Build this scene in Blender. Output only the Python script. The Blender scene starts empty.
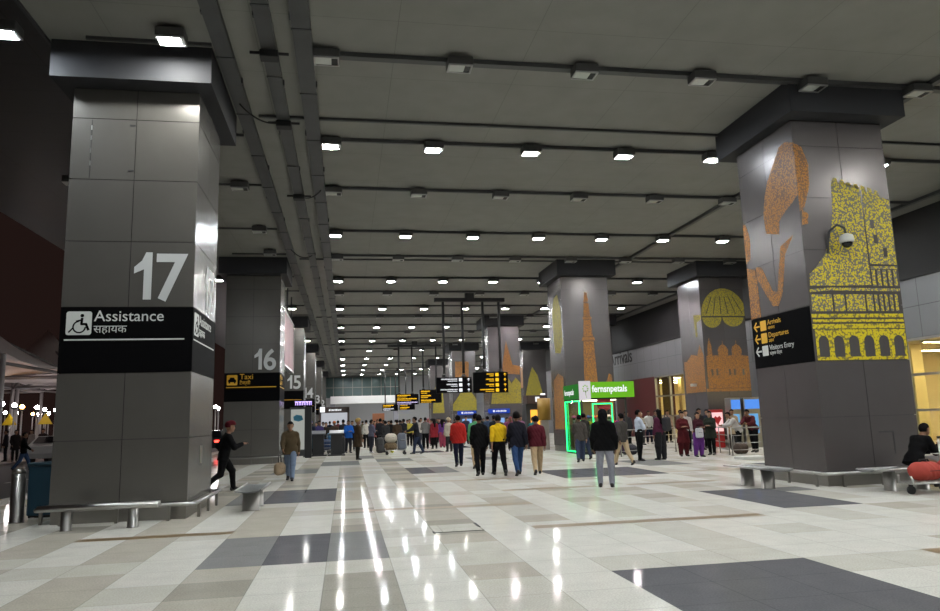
import bpy, bmesh, math, random
import numpy as np
from mathutils import Vector, Matrix
random.seed(7)
SC = bpy.context.scene
COL = SC.collection
# ------------------------------------------------------------------ camera
cam_data = bpy.data.cameras.new('camera')
cam_data.sensor_width = 36.0
cam_data.lens = 27.36
cam_data.clip_end = 400
cam = bpy.data.objects.new('camera', cam_data)
COL.objects.link(cam)
_r = ((0.985, -0.002, 0.171), (-0.168, 0.16, 0.973), (-0.029, -0.987, 0.157))
_vx = Vector((_r[0][0], _r[1][0], _r[2][0])).normalized()
_vz = -Vector((_r[0][2], _r[1][2], _r[2][2])).normalized()
_vy = _vz.cross(_vx).normalized()
_vx = _vy.cross(_vz)
_m = Matrix((_vx, _vy, _vz)).transposed().to_4x4()
_m.translation = (0, 0, 1.6)
cam.matrix_world = _m
SC.camera = cam
# ------------------------------------------------------------------ world, exposure
world = bpy.data.worlds.new('night_sky')
SC.world = world
world.use_nodes = True
world.node_tree.nodes['Background'].inputs[0].default_value = (0.026, 0.0138, 0.0118, 1)
world.node_tree.nodes['Background'].inputs[1].default_value = 0.45
SC.view_settings.view_transform = 'Standard'
SC.view_settings.look = 'None'
SC.view_settings.gamma = 1
SC.view_settings.use_curve_mapping = False
SC.view_settings.exposure = 0.22
LAMP = 340.0            # radiance of a lit floodlight lens
# ------------------------------------------------------------------ materials
MATS = {}
def lin(c):
    return tuple((v / 12.92 if v <= 0.04045 else ((v + 0.055) / 1.055) ** 2.4) for v in c)
def mat(name, col, rough=0.6, metal=0.0, noise=0.0, nscale=8.0, bump=0.0, spec=0.5, trans=0.0, alpha=1.0):
    key = (name, col, rough, metal)
    if key in MATS: return MATS[key]
    m = bpy.data.materials.new(name); m.use_nodes = True
    nt = m.node_tree; b = nt.nodes['Principled BSDF']
    b.inputs['Base Color'].default_value = (*col, 1)
    b.inputs['Roughness'].default_value = rough
    b.inputs['Metallic'].default_value = metal
    b.inputs['Specular IOR Level'].default_value = spec
    b.inputs['Transmission Weight'].default_value = trans
    if noise or bump:
        tc = nt.nodes.new('ShaderNodeTexCoord'); nz = nt.nodes.new('ShaderNodeTexNoise')
        nz.inputs['Scale'].default_value = nscale; nz.inputs['Detail'].default_value = 4
        nt.links.new(tc.outputs['Object'], nz.inputs['Vector'])
        if noise:
            mx = nt.nodes.new('ShaderNodeMix'); mx.data_type = 'RGBA'
            mx.inputs[6].default_value = (*[c * (1 - noise) for c in col], 1)
            mx.inputs[7].default_value = (*[min(1, c * (1 + noise)) for c in col], 1)
            nt.links.new(nz.outputs['Fac'], mx.inputs[0]); nt.links.new(mx.outputs[2], b.inputs['Base Color'])
        if bump:
            bp = nt.nodes.new('ShaderNodeBump'); bp.inputs['Strength'].default_value = bump
            bp.inputs['Distance'].default_value = 0.02
            nt.links.new(nz.outputs['Fac'], bp.inputs['Height']); nt.links.new(bp.outputs['Normal'], b.inputs['Normal'])
    MATS[key] = m
    return m
def emit(name, col, strength):
    key = (name, col, strength)
    if key in MATS: return MATS[key]
    m = bpy.data.materials.new(name); m.use_nodes = True
    nt = m.node_tree; nt.nodes.clear()
    e = nt.nodes.new('ShaderNodeEmission'); o = nt.nodes.new('ShaderNodeOutputMaterial')
    e.inputs[0].default_value = (*col, 1); e.inputs[1].default_value = strength
    nt.links.new(e.outputs[0], o.inputs[0])
    MATS[key] = m
    return m
def glass(name, tint=(0.9, 0.95, 0.95), refl=0.10):
    key = (name, tint, refl)
    if key in MATS: return MATS[key]
    m = bpy.data.materials.new(name); m.use_nodes = True
    nt = m.node_tree; nt.nodes.clear()
    t = nt.nodes.new('ShaderNodeBsdfTransparent'); g = nt.nodes.new('ShaderNodeBsdfGlossy')
    g.inputs['Roughness'].default_value = 0.03; t.inputs[0].default_value = (*tint, 1)
    lw = nt.nodes.new('ShaderNodeLayerWeight'); lw.inputs[0].default_value = 0.5
    pw = nt.nodes.new('ShaderNodeMath'); pw.operation = 'POWER'; pw.inputs[1].default_value = 4.0; nt.links.new(lw.outputs['Facing'], pw.inputs[0])
    fr = nt.nodes.new('ShaderNodeMath'); fr.operation = 'MULTIPLY_ADD'; fr.inputs[1].default_value = 0.6; fr.inputs[2].default_value = 0.04; nt.links.new(pw.outputs[0], fr.inputs[0])
    mx = nt.nodes.new('ShaderNodeMixShader'); o = nt.nodes.new('ShaderNodeOutputMaterial')
    nt.links.new(fr.outputs[0], mx.inputs[0]); nt.links.new(t.outputs[0], mx.inputs[1]); nt.links.new(g.outputs[0], mx.inputs[2])
    nt.links.new(mx.outputs[0], o.inputs[0])
    MATS[key] = m
    return m
def grid_seams(m, sx, sy, ox=0, oy=0, width=0.012, dark=0.55, axes=(0, 1), offset_rows=False):
    """thin darker seams on a regular grid of object coordinates (multiplies the base colour)"""
    nt = m.node_tree; b = nt.nodes['Principled BSDF']
    tc = nt.nodes.new('ShaderNodeTexCoord'); sp = nt.nodes.new('ShaderNodeSeparateXYZ')
    nt.links.new(tc.outputs['Object'], sp.inputs[0])
    def edge(out, s, o):
        a = nt.nodes.new('ShaderNodeMath'); a.operation = 'SUBTRACT'; a.inputs[1].default_value = o
        nt.links.new(out, a.inputs[0])
        p = nt.nodes.new('ShaderNodeMath'); p.operation = 'PINGPONG'; p.inputs[1].default_value = s / 2
        nt.links.new(a.outputs[0], p.inputs[0])
        g = nt.nodes.new('ShaderNodeMath'); g.operation = 'GREATER_THAN'; g.inputs[1].default_value = width / 2
        nt.links.new(p.outputs[0], g.inputs[0])
        return g.outputs[0]
    mul = nt.nodes.new('ShaderNodeMath'); mul.operation = 'MINIMUM'
    nt.links.new(edge(sp.outputs[axes[0]], sx, ox), mul.inputs[0]); nt.links.new(edge(sp.outputs[axes[1]], sy, oy), mul.inputs[1])
    mx = nt.nodes.new('ShaderNodeMix'); mx.data_type = 'RGBA'
    old = b.inputs['Base Color']
    base = tuple(old.default_value)
    mx.inputs[6].default_value = (*[c * dark for c in base[:3]], 1)
    if old.is_linked: nt.links.new(old.links[0].from_socket, mx.inputs[7])
    else: mx.inputs[7].default_value = base
    nt.links.new(mul.outputs[0], mx.inputs[0]); nt.links.new(mx.outputs[2], old)
    return m
def dots(name, col, base, scale=16.0, cover=0.42):
    """mosaic: little coloured chips (voronoi cells) on the grey cladding"""
    key = (name, col, 'dots')
    if key in MATS: return MATS[key]
    m = bpy.data.materials.new(name); m.use_nodes = True
    nt = m.node_tree; b = nt.nodes['Principled BSDF']
    b.inputs['Roughness'].default_value = 0.45; b.inputs['Specular IOR Level'].default_value = 0.2
    tc = nt.nodes.new('ShaderNodeTexCoord'); v = nt.nodes.new('ShaderNodeTexVoronoi')
    v.inputs['Scale'].default_value = scale
    nt.links.new(tc.outputs['Object'], v.inputs['Vector'])
    g = nt.nodes.new('ShaderNodeMath'); g.operation = 'LESS_THAN'; g.inputs[1].default_value = cover
    nt.links.new(v.outputs['Distance'], g.inputs[0])
    mx = nt.nodes.new('ShaderNodeMix'); mx.data_type = 'RGBA'
    mx.inputs[6].default_value = (*base, 1); mx.inputs[7].default_value = (*col, 1)
    nt.links.new(g.outputs[0], mx.inputs[0]); nt.links.new(mx.outputs[2], b.inputs['Base Color'])
    MATS[key] = m
    return m

STEEL = mat('brushed_steel', (0.50, 0.50, 0.49), 0.28, 1.0, bump=0.05, nscale=60)
STEEL_DULL = mat('satin_steel', (0.34, 0.33, 0.31), 0.38, 1.0)
CLAD = mat('grey_cladding', (0.166, 0.160, 0.147), 0.26, 0.55, noise=0.10, nscale=1.2, bump=0.03)
CLAD_R = mat('violet_grey_cladding', (0.140, 0.128, 0.128), 0.26, 0.55, noise=0.10, nscale=1.2, bump=0.03)
GAP = mat('dark_joint', (0.015, 0.015, 0.015), 0.8)
CAPM = mat('capital_paint', (0.036, 0.037, 0.041), 0.65, 0.0, spec=0.2)
BLACK = mat('black_sign', (0.004, 0.004, 0.0045), 0.6, spec=0.02)
BLACKM = mat('matt_black', (0.012, 0.012, 0.013), 0.6)
WHITE_T = mat('white_lettering', (0.62, 0.64, 0.62), 0.5)
GREY_T = mat('pale_grey_number', (0.52, 0.54, 0.54), 0.5)
YEL_T = mat('yellow_lettering', (0.75, 0.42, 0.03), 0.5)
RUBBER = mat('black_rubber', (0.02, 0.02, 0.02), 0.8)
DARKMETAL = mat('dark_grey_metal', (0.050, 0.052, 0.055), 0.5, 0.2)
# ------------------------------------------------------------------ mesh building
class MB:
    def __init__(s): s.v = []; s.f = []; s.mi = []; s.sm = []
    def add(s, vs, fs, mi=0, smooth=False):
        o = len(s.v); s.v += [tuple(p) for p in vs]
        for f in fs: s.f.append([o + i for i in f]); s.mi.append(mi); s.sm.append(smooth)
        return s
    def box(s, c, d, mi=0, rz=0, rx=0, ry=0, bevel=0.0):
        x, y, z = d[0] / 2, d[1] / 2, d[2] / 2
        R = Matrix.Rotation(rz, 3, 'Z') @ Matrix.Rotation(ry, 3, 'Y') @ Matrix.Rotation(rx, 3, 'X')
        C = Vector(c)
        if bevel <= 0:
            p = [(-x,-y,-z),(x,-y,-z),(x,y,-z),(-x,y,-z),(-x,-y,z),(x,-y,z),(x,y,z),(-x,y,z)]
            fs = [(0,3,2,1),(4,5,6,7),(0,1,5,4),(1,2,6,5),(2,3,7,6),(3,0,4,7)]
            return s.add([C + R @ Vector(q) for q in p], fs, mi)
        bm = bmesh.new(); bmesh.ops.create_cube(bm, size=1)
        for v in bm.verts: v.co = Vector((v.co.x * d[0], v.co.y * d[1], v.co.z * d[2]))
        bmesh.ops.bevel(bm, geom=bm.edges[:], offset=min(bevel, 0.45 * min(d)), segments=2, affect='EDGES', profile=0.6)
        bm.verts.index_update()
        s.add([C + R @ v.co for v in bm.verts], [[v.index for v in f.verts] for f in bm.faces], mi, False)
        bm.free(); return s
    def tube(s, pts, r, n=10, mi=0, caps=True):
        pts = [Vector(p) for p in pts]; rs = r if isinstance(r, (list, tuple)) else [r] * len(pts)
        vs = []; fs = []; prev = None
        for i, p in enumerate(pts):
            if i == 0: t = pts[1] - p
            elif i == len(pts) - 1: t = p - pts[i - 1]
            else: t = (pts[i + 1] - p).normalized() + (p - pts[i - 1]).normalized()
            t.normalize()
            if prev is None:
                a = Vector((0, 0, 1)) if abs(t.z) < 0.9 else Vector((1, 0, 0))
                u = t.cross(a).normalized()
            else: u = (prev - t * prev.dot(t)).normalized()
            prev = u; w = t.cross(u)
            for k in range(n):
                an = 2 * math.pi * k / n
                vs.append(p + (u * math.cos(an) + w * math.sin(an)) * rs[i])
        for i in range(len(pts) - 1):
            for k in range(n):
                a = i * n + k; b = i * n + (k + 1) % n
                fs.append((a, b, b + n, a + n))
        s.add(vs, fs, mi, True)
        if caps:
            o = len(s.v) - len(vs)
            s.f.append([o + k for k in range(n)][::-1]); s.mi.append(mi); s.sm.append(False)
            s.f.append([o + (len(pts) - 1) * n + k for k in range(n)]); s.mi.append(mi); s.sm.append(False)
        return s
    def lathe(s, prof, c=(0, 0, 0), n=20, mi=0, smooth=True):
        vs = []; fs = []
        for r, z in prof:
            for k in range(n):
                a = 2 * math.pi * k / n
                vs.append((c[0] + r * math.cos(a), c[1] + r * math.sin(a), c[2] + z))
        for i in range(len(prof) - 1):
            for k in range(n):
                a = i * n + k; b = i * n + (k + 1) % n
                fs.append((a, b, b + n, a + n))
        fs.append(list(range(n))[::-1]); fs.append([(len(prof) - 1) * n + k for k in range(n)])
        return s.add(vs, fs, mi, smooth)
    def prism(s, poly, h, M=None, mi=0, z0=0.0):
        """polygon in local xy extruded along local z; M places it"""
        M = M or Matrix.Identity(4)
        ar = sum(poly[i][0] * poly[(i + 1) % len(poly)][1] - poly[(i + 1) % len(poly)][0] * poly[i][1] for i in range(len(poly)))
        if ar < 0: poly = poly[::-1]
        n = len(poly)
        vs = [M @ Vector((x, y, z0)) for x, y in poly] + [M @ Vector((x, y, z0 + h)) for x, y in poly]
        fs = [[(i), (i + 1) % n, n + (i + 1) % n, n + i] for i in range(n)]
        fs.append(list(range(n))[::-1]); fs.append([n + i for i in range(n)])
        return s.add(vs, fs, mi)
    def ball(s, c, r, mi=0, n=12, m=8):
        if not isinstance(r, (tuple, list)): r = (r, r, r)
        vs = [(c[0], c[1], c[2] - r[2])]; fs = []
        for j in range(1, m):
            ph = -math.pi / 2 + math.pi * j / m
            for k in range(n):
                a = 2 * math.pi * k / n
                vs.append((c[0] + r[0] * math.cos(ph) * math.cos(a), c[1] + r[1] * math.cos(ph) * math.sin(a), c[2] + r[2] * math.sin(ph)))
        vs.append((c[0], c[1], c[2] + r[2]))
        for k in range(n): fs.append((0, 1 + (k + 1) % n, 1 + k))
        for j in range(m - 2):
            for k in range(n):
                a = 1 + j * n + k; b = 1 + j * n + (k + 1) % n
                fs.append((a, b, b + n, a + n))
        l = len(vs) - 1; o = 1 + (m - 2) * n
        for k in range(n): fs.append((o + k, o + (k + 1) % n, l))
        return s.add(vs, fs, mi, True)
    def build(s, name, mats, parent=None, loc=(0, 0, 0), rz=0):
        me = bpy.data.meshes.new(name); me.from_pydata(s.v, [], s.f)
        if not isinstance(mats, (list, tuple)): mats = [mats]
        for m in mats: me.materials.append(m)
        me.polygons.foreach_set('material_index', s.mi); me.polygons.foreach_set('use_smooth', s.sm)
        me.update()
        o = bpy.data.objects.new(name, me); COL.objects.link(o)
        o.location = loc; o.rotation_euler = (0, 0, rz)
        if parent: o.parent = parent
        return o
def tag(o, label, cat, group=None, kind=None):
    o['label'] = label; o['category'] = cat
    if group: o['group'] = group
    if kind: o['kind'] = kind
    return o
def thing(name, label, cat, loc=(0, 0, 0), rz=0, group=None):
    o = bpy.data.objects.new(name, None); COL.objects.link(o)
    o.location = loc; o.rotation_euler = (0, 0, rz); o.empty_display_size = 0.2
    return tag(o, label, cat, group)
def structure(o):
    o['kind'] = 'structure'; return o
KIDS = {}
def copy_tree(o, parent=None):
    c = o.copy(); COL.objects.link(c)
    if parent: c.parent = parent
    for ch in list(o.children): copy_tree(ch, c)
    return c
def dup(root, loc, rz, label, group=None, cat=None):
    c = copy_tree(root); c.location = loc; c.rotation_euler = (0, 0, rz); c['label'] = label
    if group: c['group'] = group
    if cat: c['category'] = cat
    return c
RAD = math.radians
def face_matrix(origin, face):
    """local xy of a wall face (x to the viewer's right, y up, z out of the face)"""
    rz = {'front': 0, 'left': -math.pi / 2, 'right': math.pi / 2, 'back': math.pi}[face]
    return Matrix.Translation(origin) @ Matrix.Rotation(rz, 4, 'Z') @ Matrix.Rotation(math.pi / 2, 4, 'X')
def text(body, size, M, m, parent=None, name='lettering', ext=0.004, align='LEFT', sx=1.0, bold=0.0):
    cu = bpy.data.curves.new('lettering', 'FONT'); cu.body = body; cu.size = size; cu.extrude = ext
    cu.align_x = align; cu.offset = bold; cu.resolution_u = 4
    t = bpy.data.objects.new('lettering', cu); COL.objects.link(t)
    dg = bpy.context.evaluated_depsgraph_get(); dg.update()
    me = bpy.data.meshes.new_from_object(t.evaluated_get(dg))
    bpy.data.objects.remove(t)
    me.transform(M @ Matrix.Diagonal((sx, 1, 1, 1)))
    me.materials.clear(); me.materials.append(m)
    o = bpy.data.objects.new(name, me); COL.objects.link(o)
    if parent: o.parent = parent
    return o
ORD = ['first', 'second', 'third', 'fourth', 'fifth', 'sixth', 'seventh', 'eighth', 'ninth', 'tenth', 'eleventh', 'twelfth', 'thirteenth', 'fourteenth', 'fifteenth', 'sixteenth', 'seventeenth', 'eighteenth', 'nineteenth', 'twentieth']

# ================================================================== FLOOR
def stone(name, col):
    m = mat(name, col, 0.16, 0.0, noise=0.12, nscale=3.0, spec=0.12)
    nt = m.node_tree; b = nt.nodes['Principled BSDF']
    # fine granite speckle
    tc = nt.nodes.new('ShaderNodeTexCoord'); nz = nt.nodes.new('ShaderNodeTexNoise')
    nz.inputs['Scale'].default_value = 55; nz.inputs['Detail'].default_value = 3
    nt.links.new(tc.outputs['Object'], nz.inputs['Vector'])
    mx = nt.nodes.new('ShaderNodeMix'); mx.data_type = 'RGBA'; mx.blend_type = 'OVERLAY'; mx.inputs[0].default_value = 0.35
    src = b.inputs['Base Color'].links[0].from_socket
    nt.links.new(src, mx.inputs[6]); nt.links.new(nz.outputs['Fac'], mx.inputs[7])
    nt.links.new(mx.outputs[2], b.inputs['Base Color'])
    # worn polish
    n2 = nt.nodes.new('ShaderNodeTexNoise'); n2.inputs['Scale'].default_value = 1.3
    nt.links.new(tc.outputs['Object'], n2.inputs['Vector'])
    mr = nt.nodes.new('ShaderNodeMapRange'); mr.inputs[3].default_value = 0.065; mr.inputs[4].default_value = 0.085
    nt.links.new(n2.outputs['Fac'], mr.inputs[0]); nt.links.new(mr.outputs[0], b.inputs['Roughness'])
    grid_seams(m, 0.735, 0.742, 0.505, 8.9, 0.010, 0.72)
    # worn granite: only part of the surface still carries the polish
    df = nt.nodes.new('ShaderNodeBsdfDiffuse'); ms = nt.nodes.new('ShaderNodeMixShader'); ms.inputs[0].default_value = 0.62
    nt.links.new(b.inputs['Base Color'].links[0].from_socket, df.inputs[0])
    nt.links.new(b.outputs[0], ms.inputs[1]); nt.links.new(df.outputs[0], ms.inputs[2])
    nt.links.new(ms.outputs[0], nt.nodes['Material Output'].inputs[0])
    return m
FLOORM = [stone('white_granite', (0.52, 0.51, 0.465)), stone('pale_granite', (0.455, 0.44, 0.39)), stone('beige_granite', (0.39, 0.365, 0.31)),
          stone('taupe_granite', (0.30, 0.285, 0.245)), stone('charcoal_granite', (0.115, 0.115, 0.123)), mat('brown_granite_strip', (0.155, 0.100, 0.040), 0.45, noise=0.2, nscale=6),
          stone('ash_granite', (0.21, 0.21, 0.205))]
fb = MB()
PX, PY = 0.735, 0.742
darks = [(-1.70, -0.965, 8.9, 11.12, 6), (-0.965, -0.23, 8.9, 11.12, 4), (-0.23, 0.505, 8.9, 11.12, 6), (-2.435, -1.70, 15.5, 18.6, 6), (-1.70, -0.23, 15.5, 18.6, 4), (2.71, 4.92, 4.4, 7.37, 4), (7.12, 8.6, 11.1, 14.0, 4), (8.6, 9.33, 13.0, 14.1, 6),
         (1.975, 2.71, 22.3, 25.4, 4), (2.71, 3.45, 22.3, 25.4, 6), (5.65, 7.12, 18.9, 21.5, 4), (7.12, 8.6, 18.5, 21.2, 4), (0.505, 1.24, 33.0, 35.4, 6), (4.9, 6.4, 28.0, 30.5, 6), (6.4, 7.2, 41, 44.4, 4),
         (-2.435, -0.965, 24.2, 26.6, 6), (-0.965, 0.505, 28.3, 31.0, 6), (9.33, 10.8, 21.3, 24.2, 6), (12.3, 14.5, 17.5, 20.5, 4), (1.24, 2.71, 29.6, 32, 6), (-4.6, -3.9, 19, 22, 6), (3.45, 4.9, 36, 38.6, 4)]
rnd = random.Random(3)
for i in range(-12, 27):
    x0 = 0.505 + PX * i; x1 = x0 + PX
    if x0 < -8.2: continue
    for j in range(-15, 146):
        y0 = 8.9 + PY * j; y1 = y0 + PY
        u = rnd.random()
        if i % 2 == 0: k = 0 if u < 0.82 else 1
        else: k = (1 if u < 0.2 else 2 if u < 0.85 else 3) if i < 3 else (0 if u < 0.25 else 1 if u < 0.85 else 2)
        if i == -1: k = 1 if j == -1 else (3 if j < -1 else k)
        cx, cy = (x0 + x1) / 2, (y0 + y1) / 2
        for a, b, c, d, t in darks:
            if a < cx < b and c < cy < d: k = t
        fb.add([(x0, y0, 0), (x1, y0, 0), (x1, y1, 0), (x0, y1, 0)], [(0, 1, 2, 3)], k)
for a, b, c in [(2.71, 6.38, 10.60), (1.24, 3.445, 13.55), (-0.23, 1.24, 13.65), (3.445, 5.65, 16.1), (1.975, 4.4, 19.2), (-3.9, -1.70, 11.72), (6.38, 8.6, 7.3), (-1.70, 0.505, 22.6), (6.4, 8.6, 16.1), (-3.2, -2.435, 22.9), (5.65, 7.12, 24.2), (8.6, 11.5, 19.0), (0.5, 3.4, 27.2)]:
    fb.add([(a, c - 0.14, 0.002), (b, c - 0.14, 0.002), (b, c + 0.14, 0.002), (a, c + 0.14, 0.002)], [(0, 1, 2, 3)], 5)
structure(fb.build('floor', FLOORM))
# floor access cover edge
t = thing('floor_hatch', 'square stone access hatch with black edge strips in pale floor', 'hatch', (1.60, 10.95, 0))
MB().box((0, 0, 0.003), (0.70, 0.70, 0.004)).build('cover', FLOORM[1], t)
h = MB(); h.box((-0.36, -0.33, 0.004), (0.03, 0.16, 0.006)); h.box((0, -0.37, 0.004), (0.74, 0.016, 0.006)); h.box((0.36, 0.18, 0.004), (0.04, 0.42, 0.006)); h.build('edge_strip', GAP, t)

# ================================================================== CEILING
CZ = 8.76
cm = mat('grey_ceiling_board', (0.225, 0.225, 0.208), 0.8, noise=0.14, nscale=1.5)
grid_seams(cm, 2.6, 2.2, 0.95, 1.0, 0.015, 0.75)
structure(MB().box((7.95, 50, CZ + 0.1), (26.7, 130, 0.2)).build('ceiling', cm))
sm_ = mat('dark_soffit_panel', (0.030, 0.029, 0.029), 0.5, 0.2, noise=0.1, nscale=2)
grid_seams(sm_, 3.0, 1.2, 0, 0.4, 0.02, 0.5)
structure(MB().box((-8.45, 50, CZ + 0.25), (6.0, 130, 0.12)).build('ceiling_soffit', sm_))
structure(MB().box((-5.42, 50, CZ + 0.1), (0.05, 130, 0.32)).build('trim_1', DARKMETAL))
# cable trays running the length of the hall (bolted to the ceiling)
TRAY = mat('galvanised_tray', (0.085, 0.088, 0.090), 0.5, 0.5, noise=0.2, nscale=2)
for n, (a, b, nm) in enumerate([(-2.43, -2.13, 'leftmost of the three long cable trays under ceiling'), (-1.57, -1.29, 'middle and narrowest of the three long ceiling cable trays'), (-0.95, -0.62, 'rightmost of the three long ceiling cable trays, beside floodlights')]):
    t = thing('cable_tray', nm, 'cable tray', ((a + b) / 2, 0, 8.6), 0, 'long cable trays along the hall')
    j = MB(); j.box((0, 52, 0.06), (b - a, 116, 0.12))
    for k in range(40): j.box((0, 3.0 + n * 0.7 + k * 2.6, -0.004), (b - a + 0.03, 0.05, 0.02), 1); j.box(((b - a) / 2 * (-1) ** k, 4.1 + k * 2.6, 0.07), (0.05, 0.09, 0.12), 1)
    j.build('duct', [TRAY, DARKMETAL], t)
for x, nm in [(12.9, 'long dark conduit rail running lengthwise right of the mural columns'), (19.7, 'long dark conduit rail along top of right wall')]:
    tag(MB().box((x, 55, 8.70), (0.16, 110, 0.10)).build('conduit_rail', TRAY), nm, 'conduit')
LIT = [-0.2, 8.65, 17.5, 26.35, 35.2, 44.05, 52.9, 61.75, 70.6, 79.45, 88.3, 97.15, 106.0]
UNLIT = [13.13, 21.35, 30.4, 39.1, 48.0, 57.0, 65.8]
rows = sorted([(y, True) for y in LIT] + [(y, False) for y in UNLIT])
rn = 0
for y, lit in rows:
    if y < 10: continue
    w = 0.17 if y == 13.13 else 0.07
    tag(MB().box((9.6, y + 0.14 if w > 0.1 else y + 0.05, 8.705), (20.5, w, 0.09)).build('conduit_rail', TRAY), 'crosswise dark conduit carrying the %s row of floodlights from the camera' % ORD[rn], 'conduit', 'crosswise ceiling conduits')
    o = tag(MB().box((-3.6, y + 0.05, 8.73), (2.2, 0.05, 0.06)).build('conduit_rail', TRAY), 'short dark conduit over left columns beside the %s floodlight row' % ORD[rn], 'conduit', 'short conduits over the left columns')
    rn += 1
for k, y in enumerate([16.35, 31.3, 49.0, 66.6]):
    tag(MB().box((8.2, y, 8.72), (20.4, 0.07, 0.06)).build('conduit_pipe', TRAY), 'lampless crosswise conduit pipe on ceiling, %s from the camera' % ORD[k], 'conduit', 'lampless crosswise conduits')
# sagging cables and junction boxes on the middle tray
for k, (y, lab) in enumerate([(13.1, 'black junction box on middle cable tray above pillar 17'), (16.35, 'black junction box on middle tray where cable sags'), (21.9, 'black junction box on middle cable tray farther along')]):
    t = thing('junction_box', lab, 'junction box', (-1.43, y, 8.53))
    MB().box((0, 0, 0), (0.34, 0.26, 0.14), bevel=0.02).build('box', BLACKM, t)
    MB().tube([(-0.36, 0.0, 0.05), (0.36, 0, 0.05)], 0.03, 8).build('pipe', BLACKM, t)
def sag(a, b, d, lab):
    a = Vector(a); b = Vector(b)
    pts = [a.lerp(b, i / 12) - Vector((0, 0, d * (1 - (2 * i / 12 - 1) ** 2))) for i in range(13)]
    tag(MB().tube(pts, 0.018, 6).build('loose_cable', BLACKM), lab, 'cable')
sag((-2.3, 15.4, 8.58), (-1.5, 16.3, 8.56), 0.16, 'loose black cable sagging between trays above pillar 17')
sag((-1.4, 21.9, 8.58), (-0.75, 21.3, 8.58), 0.14, 'loose cable sagging from middle tray to right tray')
sag((-2.2, 29.0, 8.6), (-1.4, 30.0, 8.58), 0.2, 'loose cable sagging between trays near pillar 16')
# floodlights
LENS_ON = [emit('lit_lens', (1.0, 1.0, 0.95), LAMP), emit('lit_lens_blue', (0.88, 0.95, 1.0), LAMP), emit('lit_lens_rose', (1.0, 0.90, 0.93), LAMP)]
LENS_OFF = mat('unlit_lens', (0.55, 0.58, 0.55), 0.15)
HOUS = mat('floodlight_housing', (0.075, 0.075, 0.075), 0.5, 0.2)
def make_floodlight(lens):
    t = thing('ceiling_floodlight', '', 'floodlight', (0, 0, 8.5))
    b = MB(); b.box((0, 0, 0.10), (0.50, 0.36, 0.18), bevel=0.03); b.box((0, 0.1, 0.22), (0.2, 0.2, 0.10)); b.build('housing', HOUS, t)
    f = MB()
    for sx in (-1, 1): f.box((sx * 0.225, 0, 0.0), (0.03, 0.34, 0.03))
    for sy in (-1, 1): f.box((0, sy * 0.155, 0.0), (0.48, 0.03, 0.03))
    f.build('lens_frame', mat('pale_frame', (0.4, 0.4, 0.4), 0.4, 0.6), t)
    if lens is LENS_OFF:
        MB().box((-0.06, 0, 0.004), (0.30, 0.27, 0.010)).build('lens', lens, t)
        MB().box((0.15, 0, 0.004), (0.11, 0.27, 0.012)).build('gear_cover', BLACKM, t)
    else:
        MB().box((-0.03, 0, -0.006), (0.36, 0.28, 0.030), bevel=0.012).build('lens', lens, t)
        MB().box((0.185, 0, 0.004), (0.05, 0.27, 0.012)).build('gear_cover', BLACKM, t)
    return t
PROTO = [make_floodlight(l) for l in LENS_ON] + [make_floodlight(LENS_OFF)]
used = set()
def floodlight(x, y, kind, label, group, z=8.5):
    if kind not in used: used.add(kind); o = PROTO[kind]; o.location = (x, y, z); o['label'] = label; o['group'] = group
    else: o = dup(PROTO[kind], (x, y, z), 0, label, group)
    return o
rl = {True: 0, False: 0}
for y, lit in rows:
    for k in range(0, 8):
        x = -0.36 + 2.6 * k
        if 9.6 < x < 12.4 and any(abs(y - c - 1.15) < 1.5 for c in (13.75, 31.5, 49.2, 66.9, 84.6)): continue
        kind = (3 if not lit else random.choice([0, 0, 0, 1, 1, 2]))
        if lit and y < 10: lab = 'lit floodlight of the ceiling row overhead of the photographer, %s from left' % ORD[k] if y > 0 else 'lit floodlight of the ceiling row behind the photographer, %s from left' % ORD[k]
        else: lab = '%s ceiling floodlight, %s %s row from camera, %s from the long trays' % ('glowing' if lit else 'unlit', ORD[rl[lit]], 'glowing' if lit else 'unlit', ORD[k])
        if lit and random.random() < 0.06 and 30 < y: kind = 3; lab = lab.replace('glowing ceiling', 'switched-off ceiling')
        floodlight(x, y, kind, lab, 'floodlights over the hall')
    if y > 10: rl[lit] += 1
for x, y, kind, lab in [(-3.1, 12.7, 0, 'glaring floodlight on ceiling just in front of pillar 17'), (-5.9, 12.8, 1, 'glaring floodlight at top left corner of the photo'), (-3.08, 21.1, 3, 'unlit floodlight over left bay, first beyond pillar 17'), (-3.08, 26.0, 3, 'unlit floodlight over left bay, second beyond pillar 17'),
                   (-3.07, 29.6, 3, 'unlit floodlight over left bay just before pillar 16'), (-6.0, 35.1, 1, 'small glowing floodlight between pillars 17 and 16, outer side'), (-3.2, 43.9, 0, 'glowing floodlight over left bay between pillars 16 and 15'),
                   (-3.2, 61.3, 0, 'glowing floodlight over left bay between pillars 15 and 14'), (-3.2, 75.0, 0, 'tiny glowing floodlight over left bay near pillar 13'), (-3.1, 3.0, 0, 'lit floodlight over left bay behind the photographer'),
                   (-7.6, 21.0, 3, 'dim unlit lamp under the dark outer soffit'), (-7.6, 28.0, 3, 'dim unlit lamp farther along the dark outer soffit')]:
    floodlight(x, y, kind, lab, 'floodlights beside the pillars')

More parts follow.
